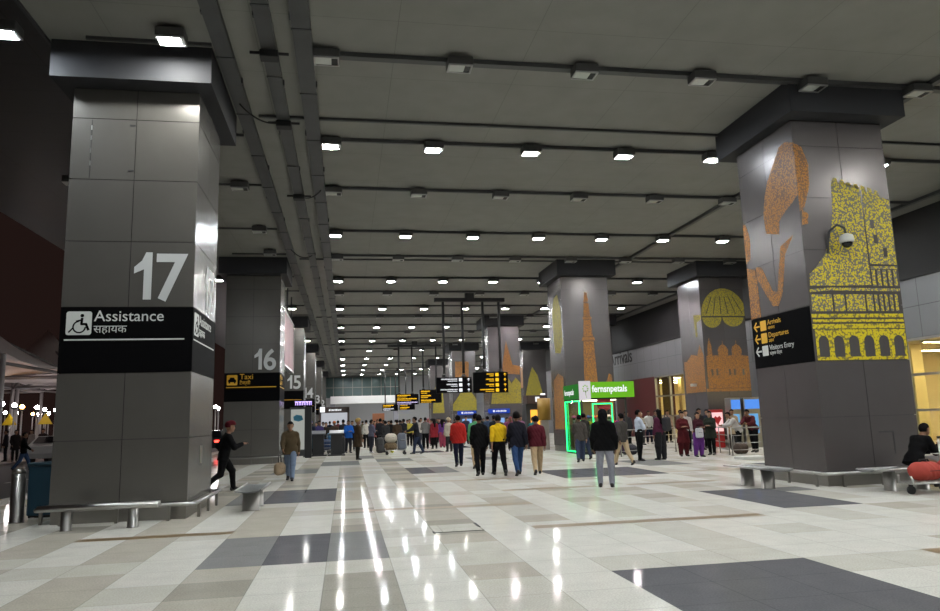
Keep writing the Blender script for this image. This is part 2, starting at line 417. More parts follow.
# ================================================================== COLUMNS
ROWZ = [0.25, 1.42, 2.61, 3.81, 5.04, 6.23, 7.43, 8.03]
S = 2.27
def make_column(clad, label, loc, first=None):
    t = thing('column', label, 'column', loc, 0, 'clad columns of the hall') if first is None else None
    MB().box((S / 2, S / 2, 4.05), (S - 0.05, S - 0.05, 8.0)).build('core', GAP, t)
    p = MB(); g = 0.006
    for a, b in zip(ROWZ[:-1], ROWZ[1:]):
        for half in (0, 1):
            x0 = half * S / 2 + (0.0 if half == 0 else g); x1 = (S / 2 - g) if half == 0 else S
            zc, zh = (a + b) / 2, b - a - 2 * g; xc = (x0 + x1) / 2; w = x1 - x0
            p.box((xc, 0.015, zc), (w, 0.03, zh)); p.box((xc, S - 0.015, zc), (w, 0.03, zh))
            y0, y1 = max(x0, 0.031), min(x1, S - 0.031); yc, yw = (y0 + y1) / 2, y1 - y0
            p.box((0.015, yc, zc), (0.03, yw, zh)); p.box((S - 0.015, yc, zc), (0.03, yw, zh))
    p.build('cladding_panels', clad, t)
    MB().box((S / 2, S / 2, 0.125), (S - 0.04, S - 0.04, 0.25)).build('plinth', STEEL_DULL, t)
    c = MB()
    c.box((S / 2, S / 2, 8.40), (S + 0.56, S + 0.90, 0.72)); c.box((S / 2, S / 2, 8.02), (S - 0.1, S - 0.1, 0.1))
    c.build('capital', CAPM, t)
    return t
LX, RX, OX = -5.07, 9.85, 16.75
LY = [13.8, 31.6, 49.2, 66.9, 84.6, 102.3]
left_cols = []
lab = ['grey clad pillar numbered 17 with black Assistance sign', 'grey clad pillar numbered 16 with black taxi sign', 'grey clad pillar numbered 15 behind pillar 16', 'grey clad pillar numbered 14 in the left row', 'distant grey pillar numbered 13', 'farthest numbered grey pillar, number 12']
proto_col = make_column(CLAD, lab[0], (LX, LY[0], 0)); left_cols.append(proto_col)
bare = proto_col
protoR = make_column(CLAD_R, 'nearest mural pillar with yellow fort mosaic and black direction sign', (RX, 13.75, 0))
right_cols = [protoR]; outer_cols = []
for i in range(1, 6): left_cols.append(dup(bare, (LX, LY[i], 0), 0, lab[i]))
for i, (y, l) in enumerate([(31.5, 'mural pillar with orange tower mosaic behind green flower kiosk'), (49.2, 'mural pillar with orange spire behind the yellow hanging sign'), (66.9, 'distant mural pillar behind the white hanging sign'), (84.6, 'farthest mural pillar of the inner right row')]):
    right_cols.append(dup(protoR, (RX, y, 0), 0, l))
for i, (y, l) in enumerate([(31.5, 'mural pillar with orange domed building and small white camera'), (49.2, 'mural pillar half hidden behind the tower mosaic pillar'), (66.9, 'distant pillar with yellow mosaic left of the flower kiosk'), (84.6, 'farthest pillar of the outer right row')]):
    outer_cols.append(dup(protoR, (OX, y, 0), 0, l))
# numbers and black signs of the left row
def arc_poly(cx, cy, r, a0, a1, n=10):
    return [(cx + r * math.cos(RAD(a0 + (a1 - a0) * i / n)), cy + r * math.sin(RAD(a0 + (a1 - a0) * i / n))) for i in range(n + 1)]
def rrect(x0, y0, x1, y1, r=0.03):
    return arc_poly(x1 - r, y1 - r, r, 0, 90, 4) + arc_poly(x0 + r, y1 - r, r, 90, 180, 4) + arc_poly(x0 + r, y0 + r, r, 180, 270, 4) + arc_poly(x1 - r, y0 + r, r, 270, 360, 4)
def stroke(b, pts, w, M, h=0.003, z0=0.0, mi=0):
    for (x0, y0), (x1, y1) in zip(pts[:-1], pts[1:]):
        dx, dy = x1 - x0, y1 - y0; L = math.hypot(dx, dy) or 1
        nx, ny = -dy / L * w / 2, dx / L * w / 2; ex, ey = dx / L * w * 0.25, dy / L * w * 0.25
        b.prism([(x0 + nx - ex, y0 + ny - ey), (x0 - nx - ex, y0 - ny - ey), (x1 - nx + ex, y1 - ny + ey), (x1 + nx + ex, y1 + ny + ey)], h, M, mi, z0)
def wheelchair(M, x, y, s, parent):
    b = MB(); b.prism(rrect(x, y, x + s, y + s, s * 0.1), 0.003, M, 0, 0.006); b.build('pictogram_tile', WHITE_T, parent)
    g = MB(); P = lambda u, v: (x + s * u, y + s * v)
    g.prism(arc_poly(*P(0.62, 0.82), s * 0.075, 0, 360, 12)[:-1], 0.003, M, 0, 0.009)
    stroke(g, [P(0.62, 0.70), P(0.60, 0.46), P(0.78, 0.46), P(0.88, 0.22)], s * 0.10, M, 0.003, 0.009)
    stroke(g, [P(0.62, 0.64), P(0.40, 0.58)], s * 0.07, M, 0.003, 0.009)
    c = [P(0.52 + 0.24 * math.cos(RAD(a)), 0.34 + 0.24 * math.sin(RAD(a))) for a in range(95, 361, 20)]
    stroke(g, c, s * 0.06, M, 0.003, 0.009); stroke(g, [P(0.28, 0.30), P(0.12, 0.12)], s * 0.06, M, 0.003, 0.009)
    g.build('pictogram', BLACK, parent)
def car_icon(M, x, y, s, parent, m=YEL_T, bg=BLACK):
    b = MB(); b.prism(rrect(x, y, x + s, y + s, s * 0.1), 0.003, M, 0, 0.006); b.build('pictogram_tile', m, parent)
    g = MB(); P = lambda u, v: (x + s * u, y + s * v)
    g.prism([P(.12, .3), P(.12, .52), P(.22, .56), P(.32, .76), P(.68, .76), P(.78, .56), P(.88, .52), P(.88, .3)], .003, M, 0, .009)
    g.prism([P(.18, .18), P(.18, .32), P(.32, .32), P(.32, .18)], .003, M, 0, .009); g.prism([P(.68, .18), P(.68, .32), P(.82, .32), P(.82, .18)], .003, M, 0, .009)
    g.build('pictogram', bg, parent)
for i, t in enumerate(left_cols):
    n = str(17 - i)
    for fc, org in (('front', (0, 0, 0)), ('right', (S, 0, 0))):
        if fc == 'right' and i > 1: continue
        M = face_matrix(Vector(org), fc)
        nx = 1.21 if fc == 'front' else 1.05
        if n == '11': nx += 0.1
        q = MB()
        for d_ in ([0] if n != '11' else [0, 0.42]): q.prism([(nx + d_, 4.56), (nx + d_, 4.44), (nx + d_ + 0.17, 4.52), (nx + d_ + 0.17, 3.95), (nx + d_ + 0.31, 3.95), (nx + d_ + 0.31, 4.84), (nx + d_ + 0.20, 4.84), (nx + d_ + 0.13, 4.68)], 0.006, M)
        q.build('number', GREY_T, t)
        if n != '11': text(n[1], 1.24, M @ Matrix.Translation((nx + 0.35, 3.95, 0.002)), GREY_T, t, 'number', 0.004, sx=0.92, bold=0.022)
        sg = MB(); sg.prism([(0.0, 2.61), (S, 2.61), (S, 3.81), (0, 3.81)], 0.006, M); s_ = sg.build('sign_panel', BLACK, t)
        M2 = M @ Matrix.Translation((0, 0, 0.006))
        if i == 0:
            wheelchair(M, 0.10, 3.30, 0.43, s_)
            text('Assistance', 0.285, M2 @ Matrix.Translation((0.565, 3.55, 0)), WHITE_T, s_, sx=1.0)
            text('सहायक', 0.20, M2 @ Matrix.Translation((0.565, 3.34, 0)), WHITE_T, s_)
            u = MB(); u.prism([(0.08, 3.20), (2.13, 3.20), (2.13, 3.225), (0.08, 3.225)], 0.003, M2); u.build('underline', WHITE_T, s_)
        elif i == 1:
            car_icon(M, 0.10, 3.30, 0.43, s_)
            text('Taxi', 0.32, M2 @ Matrix.Translation((0.62, 3.55, 0)), YEL_T, s_)
            text('टैक्सी', 0.20, M2 @ Matrix.Translation((0.62, 3.33, 0)), YEL_T, s_)
        if i >= 1:
            u = MB(); u.prism([(0.08, 3.19), (2.13, 3.19), (2.13, 3.225), (0.08, 3.225)], 0.003, M2); u.build('underline', YEL_T, s_)
    if i == 0:   # access door in the cladding
        M = face_matrix(Vector((0, 0, 0)), 'front')
        d = MB()
        for q in ((0.34, 6.25, 0.352, 7.41),): d.prism([(q[0], q[1]), (q[2], q[1]), (q[2], q[3]), (q[0], q[3])], 0.003, M)
        for z in (6.4, 7.3): d.prism([(1.02, z), (1.12, z), (1.12, z + 0.03), (1.02, z + 0.03)], 0.01, M)
        d.build('access_hatch_seam', GAP, t)
        l = MB()
        for z in (6.5, 6.75, 7.0, 7.2): l.prism([(0.335, z), (0.355, z), (0.355, z + 0.09), (0.335, z + 0.09)], 0.005, M)
        l.build('hatch_hinge', STEEL, t)
        M = face_matrix(Vector((S, 0, 0)), 'right')
        k = MB(); k.prism([(1.0, 0.9), (1.2, 0.9), (1.2, 1.25), (1.0, 1.25)], 0.01, M); k.build('socket_cover', STEEL_DULL, t)
# murals
YD = dots('yellow_mosaic', (0.62, 0.50, 0.02), (0.16, 0.15, 0.12), 24, 0.50)
YA = dots('yellow_dense_mosaic', (0.62, 0.50, 0.02), (0.20, 0.17, 0.05), 20, 0.62)
OD = dots('orange_mosaic', (0.46, 0.20, 0.045), (0.20, 0.11, 0.06), 26, 0.52)
YF = dots('yellow_flat_mosaic', (0.42, 0.34, 0.03), (0.22, 0.19, 0.06), 22, 0.5)
def mural(col, polys, face, m, org=None):
    org = Vector((0, 0, 0)) if face in ('front',) else (Vector((0, S, 0)) if face == 'left' else Vector((S, 0, 0)))
    M = face_matrix(org, face); b = MB()
    for p in polys: b.prism(p, 0.004, M)
    return b.build('mosaic_mural', m, col)
def fort():
    P = []; Q = []
    W = S - 0.02
    Q.append([(0.06, 2.62), (W, 2.62), (W, 2.69), (0.06, 2.69)])
    n = 6; w = (W - 0.06) / n
    for i in range(n + 1):
        c = 0.06 + i * w; Q.append([(max(0.06, c - 0.06), 2.69), (min(W, c + 0.06), 2.69), (min(W, c + 0.06), 3.02), (max(0.06, c - 0.06), 3.02)])
    for i in range(n):   # spandrels of the arches
        c = 0.06 + (i + 0.5) * w; r = w / 2 - 0.06
        top = [(c - w / 2, 3.28), (c - w / 2, 3.02)] + [(c - r * math.cos(RAD(a)), 3.02 + r * math.sin(RAD(a)) * 1.05) for a in range(0, 181, 20)] + [(c + w / 2, 3.02), (c + w / 2, 3.28)]
        Q.append(top[0:1] + top[1:7] + [(c, 3.28)]); Q.append([(c, 3.28)] + top[6:])
    Q.append([(0.02, 3.30), (W, 3.30), (W, 3.40), (0.02, 3.40)]); Q.append([(0.04, 3.44), (W, 3.44), (W, 3.50), (0.04, 3.50)])
    Q.append([(0.02, 3.54), (W, 3.54), (W, 3.62), (0.02, 3.62)])
    for a, b in ((0.05, 0.55), (0.60, 0.85), (0.90, 1.35), (1.40, 1.55)): P.append([(a, 3.68), (b, 3.68), (b, 4.05), (a, 4.05)])
    x = 1.60
    while x < W - 0.05: P.append([(x, 3.68), (x + 0.07, 3.68), (x + 0.07, 4.05), (x, 4.05)]); x += 0.125
    P.append([(0.04, 4.10), (0.55, 4.14), (W, 4.12), (W, 4.18), (0.55, 4.20), (0.04, 4.16)])
    P.append([(0.06, 4.24), (0.50, 4.24), (1.55, 4.26), (1.55, 6.5), (1.2, 6.58), (0.85, 6.62), (0.80, 5.9), (0.74, 5.6), (0.62, 5.2), (0.50, 4.95), (0.36, 4.78), (0.22, 4.62), (0.08, 4.5)])
    P.append([(1.59, 4.74), (W, 4.72), (W, 6.2), (1.95, 6.32), (1.59, 6.45)])
    P.append([(1.59, 4.62), (W, 4.62), (W, 4.68), (1.59, 4.68)])
    x = 1.60
    while x < W - 0.05: P.append([(x, 4.24), (x + 0.08, 4.24), (x + 0.08, 4.6), (x, 4.6)]); x += 0.135
    for i in range(7): P.append([(0.88 + i * 0.17, 6.62 - i * 0.045), (1.0 + i * 0.17, 6.6 - i * 0.045), (0.98 + i * 0.17, 6.70 - i * 0.045), (0.90 + i * 0.17, 6.72 - i * 0.045)])
    return P, Q
_p, _q = fort()
mural(protoR, _p, 'front', YD); mural(protoR, _q, 'front', YA)
w_ = MB(); Mf = face_matrix(Vector((0, 0, 0)), 'front')
for a, z in ((1.75, 5.2), (1.95, 4.9), (1.70, 5.55)): w_.prism([(a, z), (a + 0.10, z), (a + 0.10, z + 0.2), (a, z + 0.2)], 0.0055, Mf)
w_.build('mural_window', CLAD_R, protoR)
mural(protoR, [[(0.95, 5.75), (1.45, 5.6), (1.5, 5.9), (1.75, 6.05), (2.1, 6.2), (2.26, 6.3), (2.26, 7.5), (2.0, 7.62), (1.75, 7.58), (1.5, 7.3), (1.2, 6.95), (1.02, 6.6), (0.92, 6.2)]], 'left', OD)
mural(protoR, [[(0.0, 5.9), (0.12, 6.0), (0.30, 6.5), (0.33, 7.0), (0.2, 7.4), (0.0, 7.5)], [(0.02, 5.6), (0.16, 5.62), (0.2, 5.85), (0.06, 5.95)]], 'front', OD)
mural(protoR, [[(0.0, 3.82), (0.42, 3.82), (0.40, 4.7), (0.34, 5.0), (0.0, 5.1)], [(0.40, 4.75), (0.40, 5.05), (0.62, 5.0), (1.0, 4.35), (1.18, 4.3), (1.45, 5.3), (1.95, 5.45), (1.6, 5.1), (1.35, 4.2), (1.15, 3.98), (0.95, 4.0)], [(0.0, 5.2), (0.2, 5.3), (0.26, 5.8), (0.12, 6.2), (0.0, 6.2)]], 'left', OD)
# orange tower on the pillar behind the kiosk
B = right_cols[1]
mural(B, [[(0.85, 1.2), (1.60, 1.2), (1.56, 2.75), (0.9, 2.75)], [(0.82, 2.78), (1.64, 2.78), (1.60, 3.0), (0.86, 3.0)], [(0.90, 3.03), (1.54, 3.03), (1.45, 5.0), (0.95, 5.0)], [(0.88, 5.03), (1.52, 5.03), (1.48, 5.2), (0.92, 5.2)], [(0.97, 5.22), (1.42, 5.22), (1.36, 6.0), (1.02, 6.0)], [(0.96, 6.02), (1.42, 6.02), (1.40, 6.14), (0.98, 6.14)], [(1.03, 6.16), (1.34, 6.16), (1.30, 6.8), (1.07, 6.8)], [(1.06, 6.85), (1.30, 6.85), (1.24, 7.3), (1.12, 7.3)],
          [(2.05, 1.3), (2.24, 1.3), (2.24, 3.4), (2.1, 3.5), (1.95, 3.1), (2.02, 2.6)]], 'front', OD)
mural(B, [[(0.9, 4.6), (1.7, 4.5), (2.1, 4.9), (2.0, 6.6), (1.6, 7.3), (1.0, 7.2), (0.7, 6.4), (0.75, 5.2)]], 'left', YF)
mural(B, [[(0.3, 1.0), (1.9, 1.0), (1.95, 3.4), (1.2, 3.6), (0.4, 3.3)]], 'left', OD)
C = outer_cols[0]
mural(C, [[(0.0, 2.55), (S, 2.55), (S, 2.68), (0, 2.68)], [(0.1, 2.7), (S, 2.7), (S, 4.2), (1.92, 4.25), (1.95, 4.5), (1.86, 4.68), (1.70, 4.78), (1.68, 5.0), (1.66, 4.78), (1.50, 4.68), (1.41, 4.5), (1.44, 4.25), (1.22, 4.25), (1.25, 4.5), (1.16, 4.68), (1.0, 4.78), (0.98, 5.0), (0.96, 4.78), (0.80, 4.68), (0.71, 4.5), (0.74, 4.25), (0.42, 4.25), (0.40, 4.7), (0.3, 5.1), (0.2, 4.7), (0.18, 4.25), (0.1, 4.2)]], 'front', OD)
mural(C, [[(0.2, 2.55), (2.2, 2.55), (2.2, 4.3), (1.9, 4.8), (1.6, 4.3), (1.0, 4.4), (0.5, 4.1), (0.2, 4.1)]], 'left', OD)
def ell(cx, cy, rx, ry, a0=0, a1=360, n=20): return [(cx + rx * math.cos(RAD(a0 + (a1 - a0) * i / n)), cy + ry * math.sin(RAD(a0 + (a1 - a0) * i / n))) for i in range(n + (a1 - a0 < 360))]
mural(C, [[(max(0.0, min(S, x)), y) for x, y in ell(1.2, 6.15, 1.18, 1.35, 0, 180)], ell(0.55, 6.08, 0.5, 0.5, 180, 360, 10), ell(1.65, 6.08, 0.55, 0.45, 180, 360, 10)], 'front', YF)
rb = MB()
for k in range(6): rb.prism([(0.25 + k * 0.38, 6.25), (0.29 + k * 0.38, 6.25), (0.62 + k * 0.22, 7.1), (0.58 + k * 0.22, 7.1)], 0.0055, Mf)
rb.build('mural_rib', CLAD_R, C)
mural(C, [[(1.6, 5.2), (1.75, 5.2), (1.8, 5.9), (2.26, 6.0), (2.26, 6.2), (1.5, 6.3)]], 'left', YF)
wm = MB()
for a in (0.3, 0.55, 1.2, 1.45, 1.9): wm.prism([(a, 3.3), (a + 0.1, 3.3), (a + 0.1, 3.6), (a, 3.6)], 0.0055, Mf)
wm.build('mural_window', CLAD_R, C)
D = right_cols[2]
mural(D, [[(0.1, 2.6), (2.25, 2.6), (2.25, 4.0), (1.9, 4.4), (1.6, 4.0), (1.2, 4.6), (0.9, 4.0), (0.3, 4.2)]], 'front', YF)
mural(D, [[(1.0, 4.7), (2.2, 4.6), (2.25, 5.2), (1.7, 5.3), (1.5, 6.2), (1.3, 7.0), (1.15, 6.2), (1.0, 5.4)]], 'front', OD)
mural(right_cols[3], [[(0.0, 2.4), (S, 2.4), (S, 3.4), (1.6, 4.4), (1.2, 5.0), (0.6, 3.8), (0, 3.0)]], 'front', YF)
mural(right_cols[3], [[(0.3, 5.4), (1.6, 5.4), (1.6, 7.0), (0.3, 7.0)]], 'front', OD)
mural(right_cols[4], [[(0.2, 2.4), (1.6, 2.4), (1.4, 5.4), (0.8, 6.0), (0.4, 5.0)]], 'front', YF)
mural(outer_cols[1], [[(0.1, 1.4), (0.9, 1.4), (1.2, 3.0), (0.8, 4.2), (0.2, 4.0)]], 'front', YF)
mural(outer_cols[1], [[(0.1, 2.4), (1.2, 2.2), (2.0, 3.4), (1.2, 5.0), (0.3, 4.4)]], 'left', OD)
mural(outer_cols[2], [[(0.2, 2.4), (2.0, 2.4), (1.8, 4.0), (1.4, 5.6), (0.9, 6.4), (0.5, 5.2), (0.15, 3.6)]], 'front', YF)
mural(outer_cols[2], [[(0.2, 4.4), (2.0, 4.4), (2.0, 6.4), (0.2, 6.4)]], 'left', OD)
mural(outer_cols[3], [[(0.2, 2.4), (2.0, 2.4), (1.4, 5.6), (0.5, 5.2)]], 'front', YF)
# direction sign on the nearest mural pillar's left face
M = face_matrix(Vector((0, S, 0)), 'left')
dir_sign = MB().prism([(0.0, 2.60), (S, 2.60), (S, 3.80), (0, 3.80)], 0.006, M).build('sign_panel', BLACK, protoR)
M2 = M @ Matrix.Translation((0, 0, 0.006))
def arrow(b, x, y, s, M, d='left', h=0.003):
    if d == 'left': stroke(b, [(x + s, y), (x + s * .1, y)], s * .16, M, h); stroke(b, [(x + s * .5, y + s * .42), (x + s * .08, y), (x + s * .5, y - s * .42)], s * .16, M, h)
    else: stroke(b, [(x, y - s * .5), (x, y + s * .4)], s * .18, M, h); stroke(b, [(x - s * .4, y + s * .05), (x, y + s * .45), (x + s * .4, y + s * .05)], s * .18, M, h)
for k, (w, m) in enumerate((('Arrivals', YEL_T), ('Departures', YEL_T), ('Visitors Entry', WHITE_T))):
    z = 3.60 - k * 0.30; b = MB()
    arrow(b, 0.08, z, 0.24, M2); b.prism(rrect(0.36, z - 0.12, 0.60, z + 0.12, 0.02), 0.003, M2); b.build('arrow_pictogram', m, dir_sign)
    text(w, 0.17, M2 @ Matrix.Translation((0.66, z + 0.0, 0)), m, dir_sign); text(['आगमन', 'उड़ान', 'दर्शक दीर्घा'][k], 0.10, M2 @ Matrix.Translation((0.66, z - 0.11, 0)), m, dir_sign)
b = MB(); stroke(b, [(1.32, 1.08), (1.66, 1.08), (1.66, 0.62)], 0.03, Mf, 0.004); b.build('black_tape', BLACKM, protoR)
# dome cameras
t = thing('dome_camera', 'white dome security camera on curved arm on nearest mural pillar', 'camera', (RX + 0.72, 13.75, 5.22))
MB().tube([(-0.14, 0, -0.25), (-0.14, -0.04, 0.0), (-0.12, -0.10, 0.22), (0.0, -0.20, 0.34), (0.12, -0.26, 0.26), (0.14, -0.27, 0.1)], 0.028, 8).build('arm', DARKMETAL, t)
MB().lathe([(0.05, 0.12), (0.13, 0.08), (0.15, 0.0), (0.15, -0.05), (0.13, -0.08)], (0.14, -0.27, 0.0), 16).build('housing', mat('white_plastic', (0.55, 0.55, 0.52), 0.4), t)
MB().ball((0.14, -0.27, -0.08), 0.115).build('dome', mat('smoked_dome', (0.01, 0.01, 0.01), 0.1), t)
t = thing('bullet_camera', 'small white bullet camera on the domed-building mural pillar', 'camera', (OX, 32.4, 2.9))
MB().box((-0.25, -0.1, 0), (0.34, 0.14, 0.14), rz=0.4, bevel=0.03).build('housing', mat('white_plastic', (0.55, 0.55, 0.52), 0.4), t)
MB().tube([(0.0, 0, 0.05), (-0.18, -0.05, 0.03)], 0.03, 8).build('bracket', STEEL_DULL, t)
# guard rails around the pillars
def guard_rail(loc, label):
    t = thing('guard_rail', label, 'guard rail', loc, 0, 'low steel rails around pillars')
    d = 0.17; a, c = -d, S + d
    pts = [(a, c, 0.27), (a, a + 0.08, 0.27), (a + 0.02, a + 0.02, 0.27), (a + 0.08, a, 0.27), (c - 0.08, a, 0.27), (c - 0.02, a + 0.02, 0.27), (c, a + 0.08, 0.27), (c, c - 0.08, 0.27), (c - 0.02, c - 0.02, 0.27), (c - 0.08, c, 0.27), (a, c, 0.27)]
    MB().tube(pts, 0.035, 8).build('rail', STEEL, t)
    for x, y in [(a, a + 0.3), (a, 1.1), (a, 2.0), (0.25, a), (1.15, a), (2.0, a), (c, 0.2), (c, 1.1), (c, 2.0), (0.3, c), (1.9, c)]:
        MB().box((x, y, 0.13), (0.05, 0.05, 0.26)).build('post', STEEL_DULL, t)
    return t
g0 = guard_rail((LX, LY[0], 0), 'low steel guard rail around foot of pillar 17')
for x, y, l in [(LX, LY[1], 'low steel guard rail around foot of pillar 16'), (LX, LY[2], 'low steel guard rail around foot of pillar 15'), (RX, 13.75, 'low steel guard rail around nearest mural pillar'), (OX, 31.5, 'low steel guard rail around the domed-building mural pillar')]:
    dup(g0, (x, y, 0), 0, l)

# ================================================================== RIGHT WALL
WX = 20.0
WALL = mat('grey_wall_panel', (0.20, 0.205, 0.215), 0.35, 0.35, noise=0.08, nscale=1.5)
grid_seams(WALL, 1.2, 1.12, 0.35, 4.0, 0.02, 0.3, axes=(1, 2))
REDP = mat('maroon_wall_panel', (0.085, 0.016, 0.018), 0.45)
w = MB(); w.box((WX + 0.15, 55, 5.11), (0.3, 130, 2.22)); structure(w.build('wall_right', WALL))
structure(MB().box((WX + 0.9, 55, 7.5), (0.3, 130, 2.6)).build('wall_right_upper', mat('black_wall', (0.012, 0.012, 0.013), 0.7)))
structure(MB().box((WX + 0.45, 55, 6.17), (1.1, 130, 0.1)).build('trim_2', mat('black_wall', (0.012, 0.012, 0.013), 0.7)))
structure(MB().box((WX + 0.15, 47.9, 2.0), (0.3, 7.0, 4.0)).build('wall_red', REDP))
structure(MB().box((WX + 0.15, 82.5, 2.0), (0.3, 62, 4.0)).build('wall_right_far', mat('plain_grey_wall', (0.2, 0.2, 0.21), 0.5)))
structure(MB().box((WX + 0.15, 34.3, 2.0), (0.3, 7.4, 4.0)).build('wall_right_lower', mat('plain_grey_wall', (0.2, 0.2, 0.21), 0.5)))
structure(MB().box((WX + 0.15, 3.0, 2.0), (0.3, 24, 4.0)).build('wall_right_near', mat('plain_grey_wall', (0.2, 0.2, 0.21), 0.5)))
GL = glass('shop_glass')
def glazing(idx, y0, y1):
    W = MB(); W.box((WX + 0.05, (y0 + y1) / 2, 2.0), (0.02, y1 - y0, 4.0)); o = structure(W.build('window_%d' % idx, GL))
    f = MB(); n = max(2, round((y1 - y0) / 2.0))
    for i in range(n + 1): f.box((WX + 0.03, y0 + (y1 - y0) * i / n, 2.0), (0.14, 0.10, 4.0))
    for z in (0.08, 1.45, 2.7, 3.95): f.box((WX + 0.03, (y0 + y1) / 2, z), (0.12, y1 - y0, 0.09))
    structure(f.build('window_%d_frame' % idx, STEEL_DULL))
glazing(1, 15.0, 30.6); glazing(2, 38.0, 44.4)
# interior behind the glass
CREAM = mat('cream_interior_wall', (0.62, 0.51, 0.29), 0.7)
structure(MB().box((27.0, 32, 2.0), (0.2, 44, 4.0)).build('wall_interior', CREAM))
structure(MB().box((23.6, 32, 4.1), (6.9, 44, 0.2)).build('ceiling_interior', mat('cream_ceiling', (0.6, 0.5, 0.3), 0.7)))
structure(MB().box((23.7, 32, -0.02), (6.9, 44, 0.03)).build('floor_interior', mat('interior_floor', (0.4, 0.33, 0.22), 0.3)))
structure(MB().box((23.6, 10.0, 2.0), (6.9, 0.2, 4.0)).build('wall_interior_near', CREAM))
structure(MB().box((23.6, 54.0, 2.0), (6.9, 0.2, 4.0)).build('wall_interior_far', CREAM))
STRIP = emit('warm_strip_lamp', (1.0, 0.78, 0.42), 55.0)
for k in range(11):  # the farthest pair is added to brighten that end behind the glass
    t = thing('strip_light', 'warm strip light on ceiling behind right glazing, %s from the near end' % ORD[k], 'strip light', (23.4, 16 + k * 3.6, 3.93), 0, 'warm strip lights behind the glazing')
    MB().box((0, 0, 0.03), (4.6, 0.22, 0.06)).build('housing', mat('white_plastic', (0.55, 0.55, 0.52), 0.4), t)
    MB().box((0, 0, -0.006), (4.4, 0.16, 0.012)).build('tube', STRIP, t)
for k, (x, y, l) in enumerate([(22.0, 24.8, 'pale square pillar inside the glazed hall at right edge'), (22.2, 44.95, 'pale square pillar inside the glazing beside the maroon board')]):
    tag(MB().box((x, y, 2.0), (0.5, 0.5, 3.98), bevel=0.02).build('interior_pillar', mat('pale_yellow_plaster', (0.65, 0.52, 0.24), 0.6)), l, 'pillar')
tag(MB().box((21.2, 45.1, 2.3), (0.08, 1.7, 3.4), bevel=0.01).build('display_board', REDP), 'tall maroon board standing behind glazing near red wall', 'board')
# lettering on the wall
t = thing('wall_lettering', 'dark Arrivals lettering on the grey right wall band', 'lettering', (WX, 47, 5.3))
text('Arrivals', 1.38, face_matrix(Vector((-0.002, 5.3, 0.0)), 'left'), BLACKM, t, 'letters', 0.02, bold=0.004)
t = thing('wall_lettering', 'dark gate number 3 on the grey right wall band', 'lettering', (WX, 39.5, 5.3))
text('3', 1.15, face_matrix(Vector((-0.002, 0.2, 0.0)), 'left'), BLACKM, t, 'letters', 0.02, bold=0.004)
# ================================================================== FAR END
structure(MB().box((6, 116, 4.4), (32, 0.3, 8.8)).build('wall_end', mat('end_wall_paint', (0.42, 0.43, 0.45), 0.6)))
g = MB(); g.box((1.6, 115.7, 7.1), (13.5, 0.06, 3.2)); structure(g.build('window_3', mat('teal_glass', (0.10, 0.16, 0.16), 0.15, 0.2)))
g = MB()
for i in range(10): g.box((-5.0 + i * 1.5, 115.6, 7.1), (0.08, 0.1, 3.2))
g.box((1.6, 115.6, 7.1), (13.5, 0.1, 0.08)); structure(g.build('window_3_frame', STEEL_DULL))
t = thing('portal', 'white portal beam spanning the far end of the hall', 'portal', (2.65, 108, 0))
MB().box((0, 0, 4.9), (9.9, 1.0, 1.1), bevel=0.04).build('beam', mat('white_portal', (0.74, 0.75, 0.76), 0.5), t)
for s in (-1, 1): MB().box((s * 4.6, 0, 2.18), (0.7, 0.8, 4.36), bevel=0.03).build('pier', mat('grey_pier', (0.26, 0.26, 0.3), 0.5), t)

# ================================================================== OUTSIDE (left)
ASPH = mat('asphalt', (0.045, 0.042, 0.042), 0.75, noise=0.25, nscale=10)
structure(MB().box((-29, 50, -0.17), (42, 150, 0.1)).build('ground_road', ASPH))
structure(MB().box((-8.15, 50, -0.06), (0.3, 150, 0.125)).build('trim_3', mat('kerb_stone', (0.45, 0.42, 0.38), 0.7)))
structure(MB().box((-23.5, 62, -0.06), (12, 90, 0.14)).build('ground_island', mat('pale_pavement', (0.34, 0.30, 0.29), 0.6, noise=0.1)))
for k in range(7):
    tag(MB().box((-11.6, 18 + k * 5.5, -0.118), (0.13, 2.6, 0.005)).build('lane_marking', mat('road_paint', (0.5, 0.48, 0.45), 0.6)), 'white lane dash on the road, %s from the camera' % ORD[k], 'road marking', 'lane dashes')
MEMB = mat('tent_membrane', (0.72, 0.66, 0.64), 0.8); MEMB.node_tree.nodes['Principled BSDF'].inputs['Subsurface Weight'].default_value = 0.0
POLE = mat('white_pole', (0.55, 0.52, 0.52), 0.4)
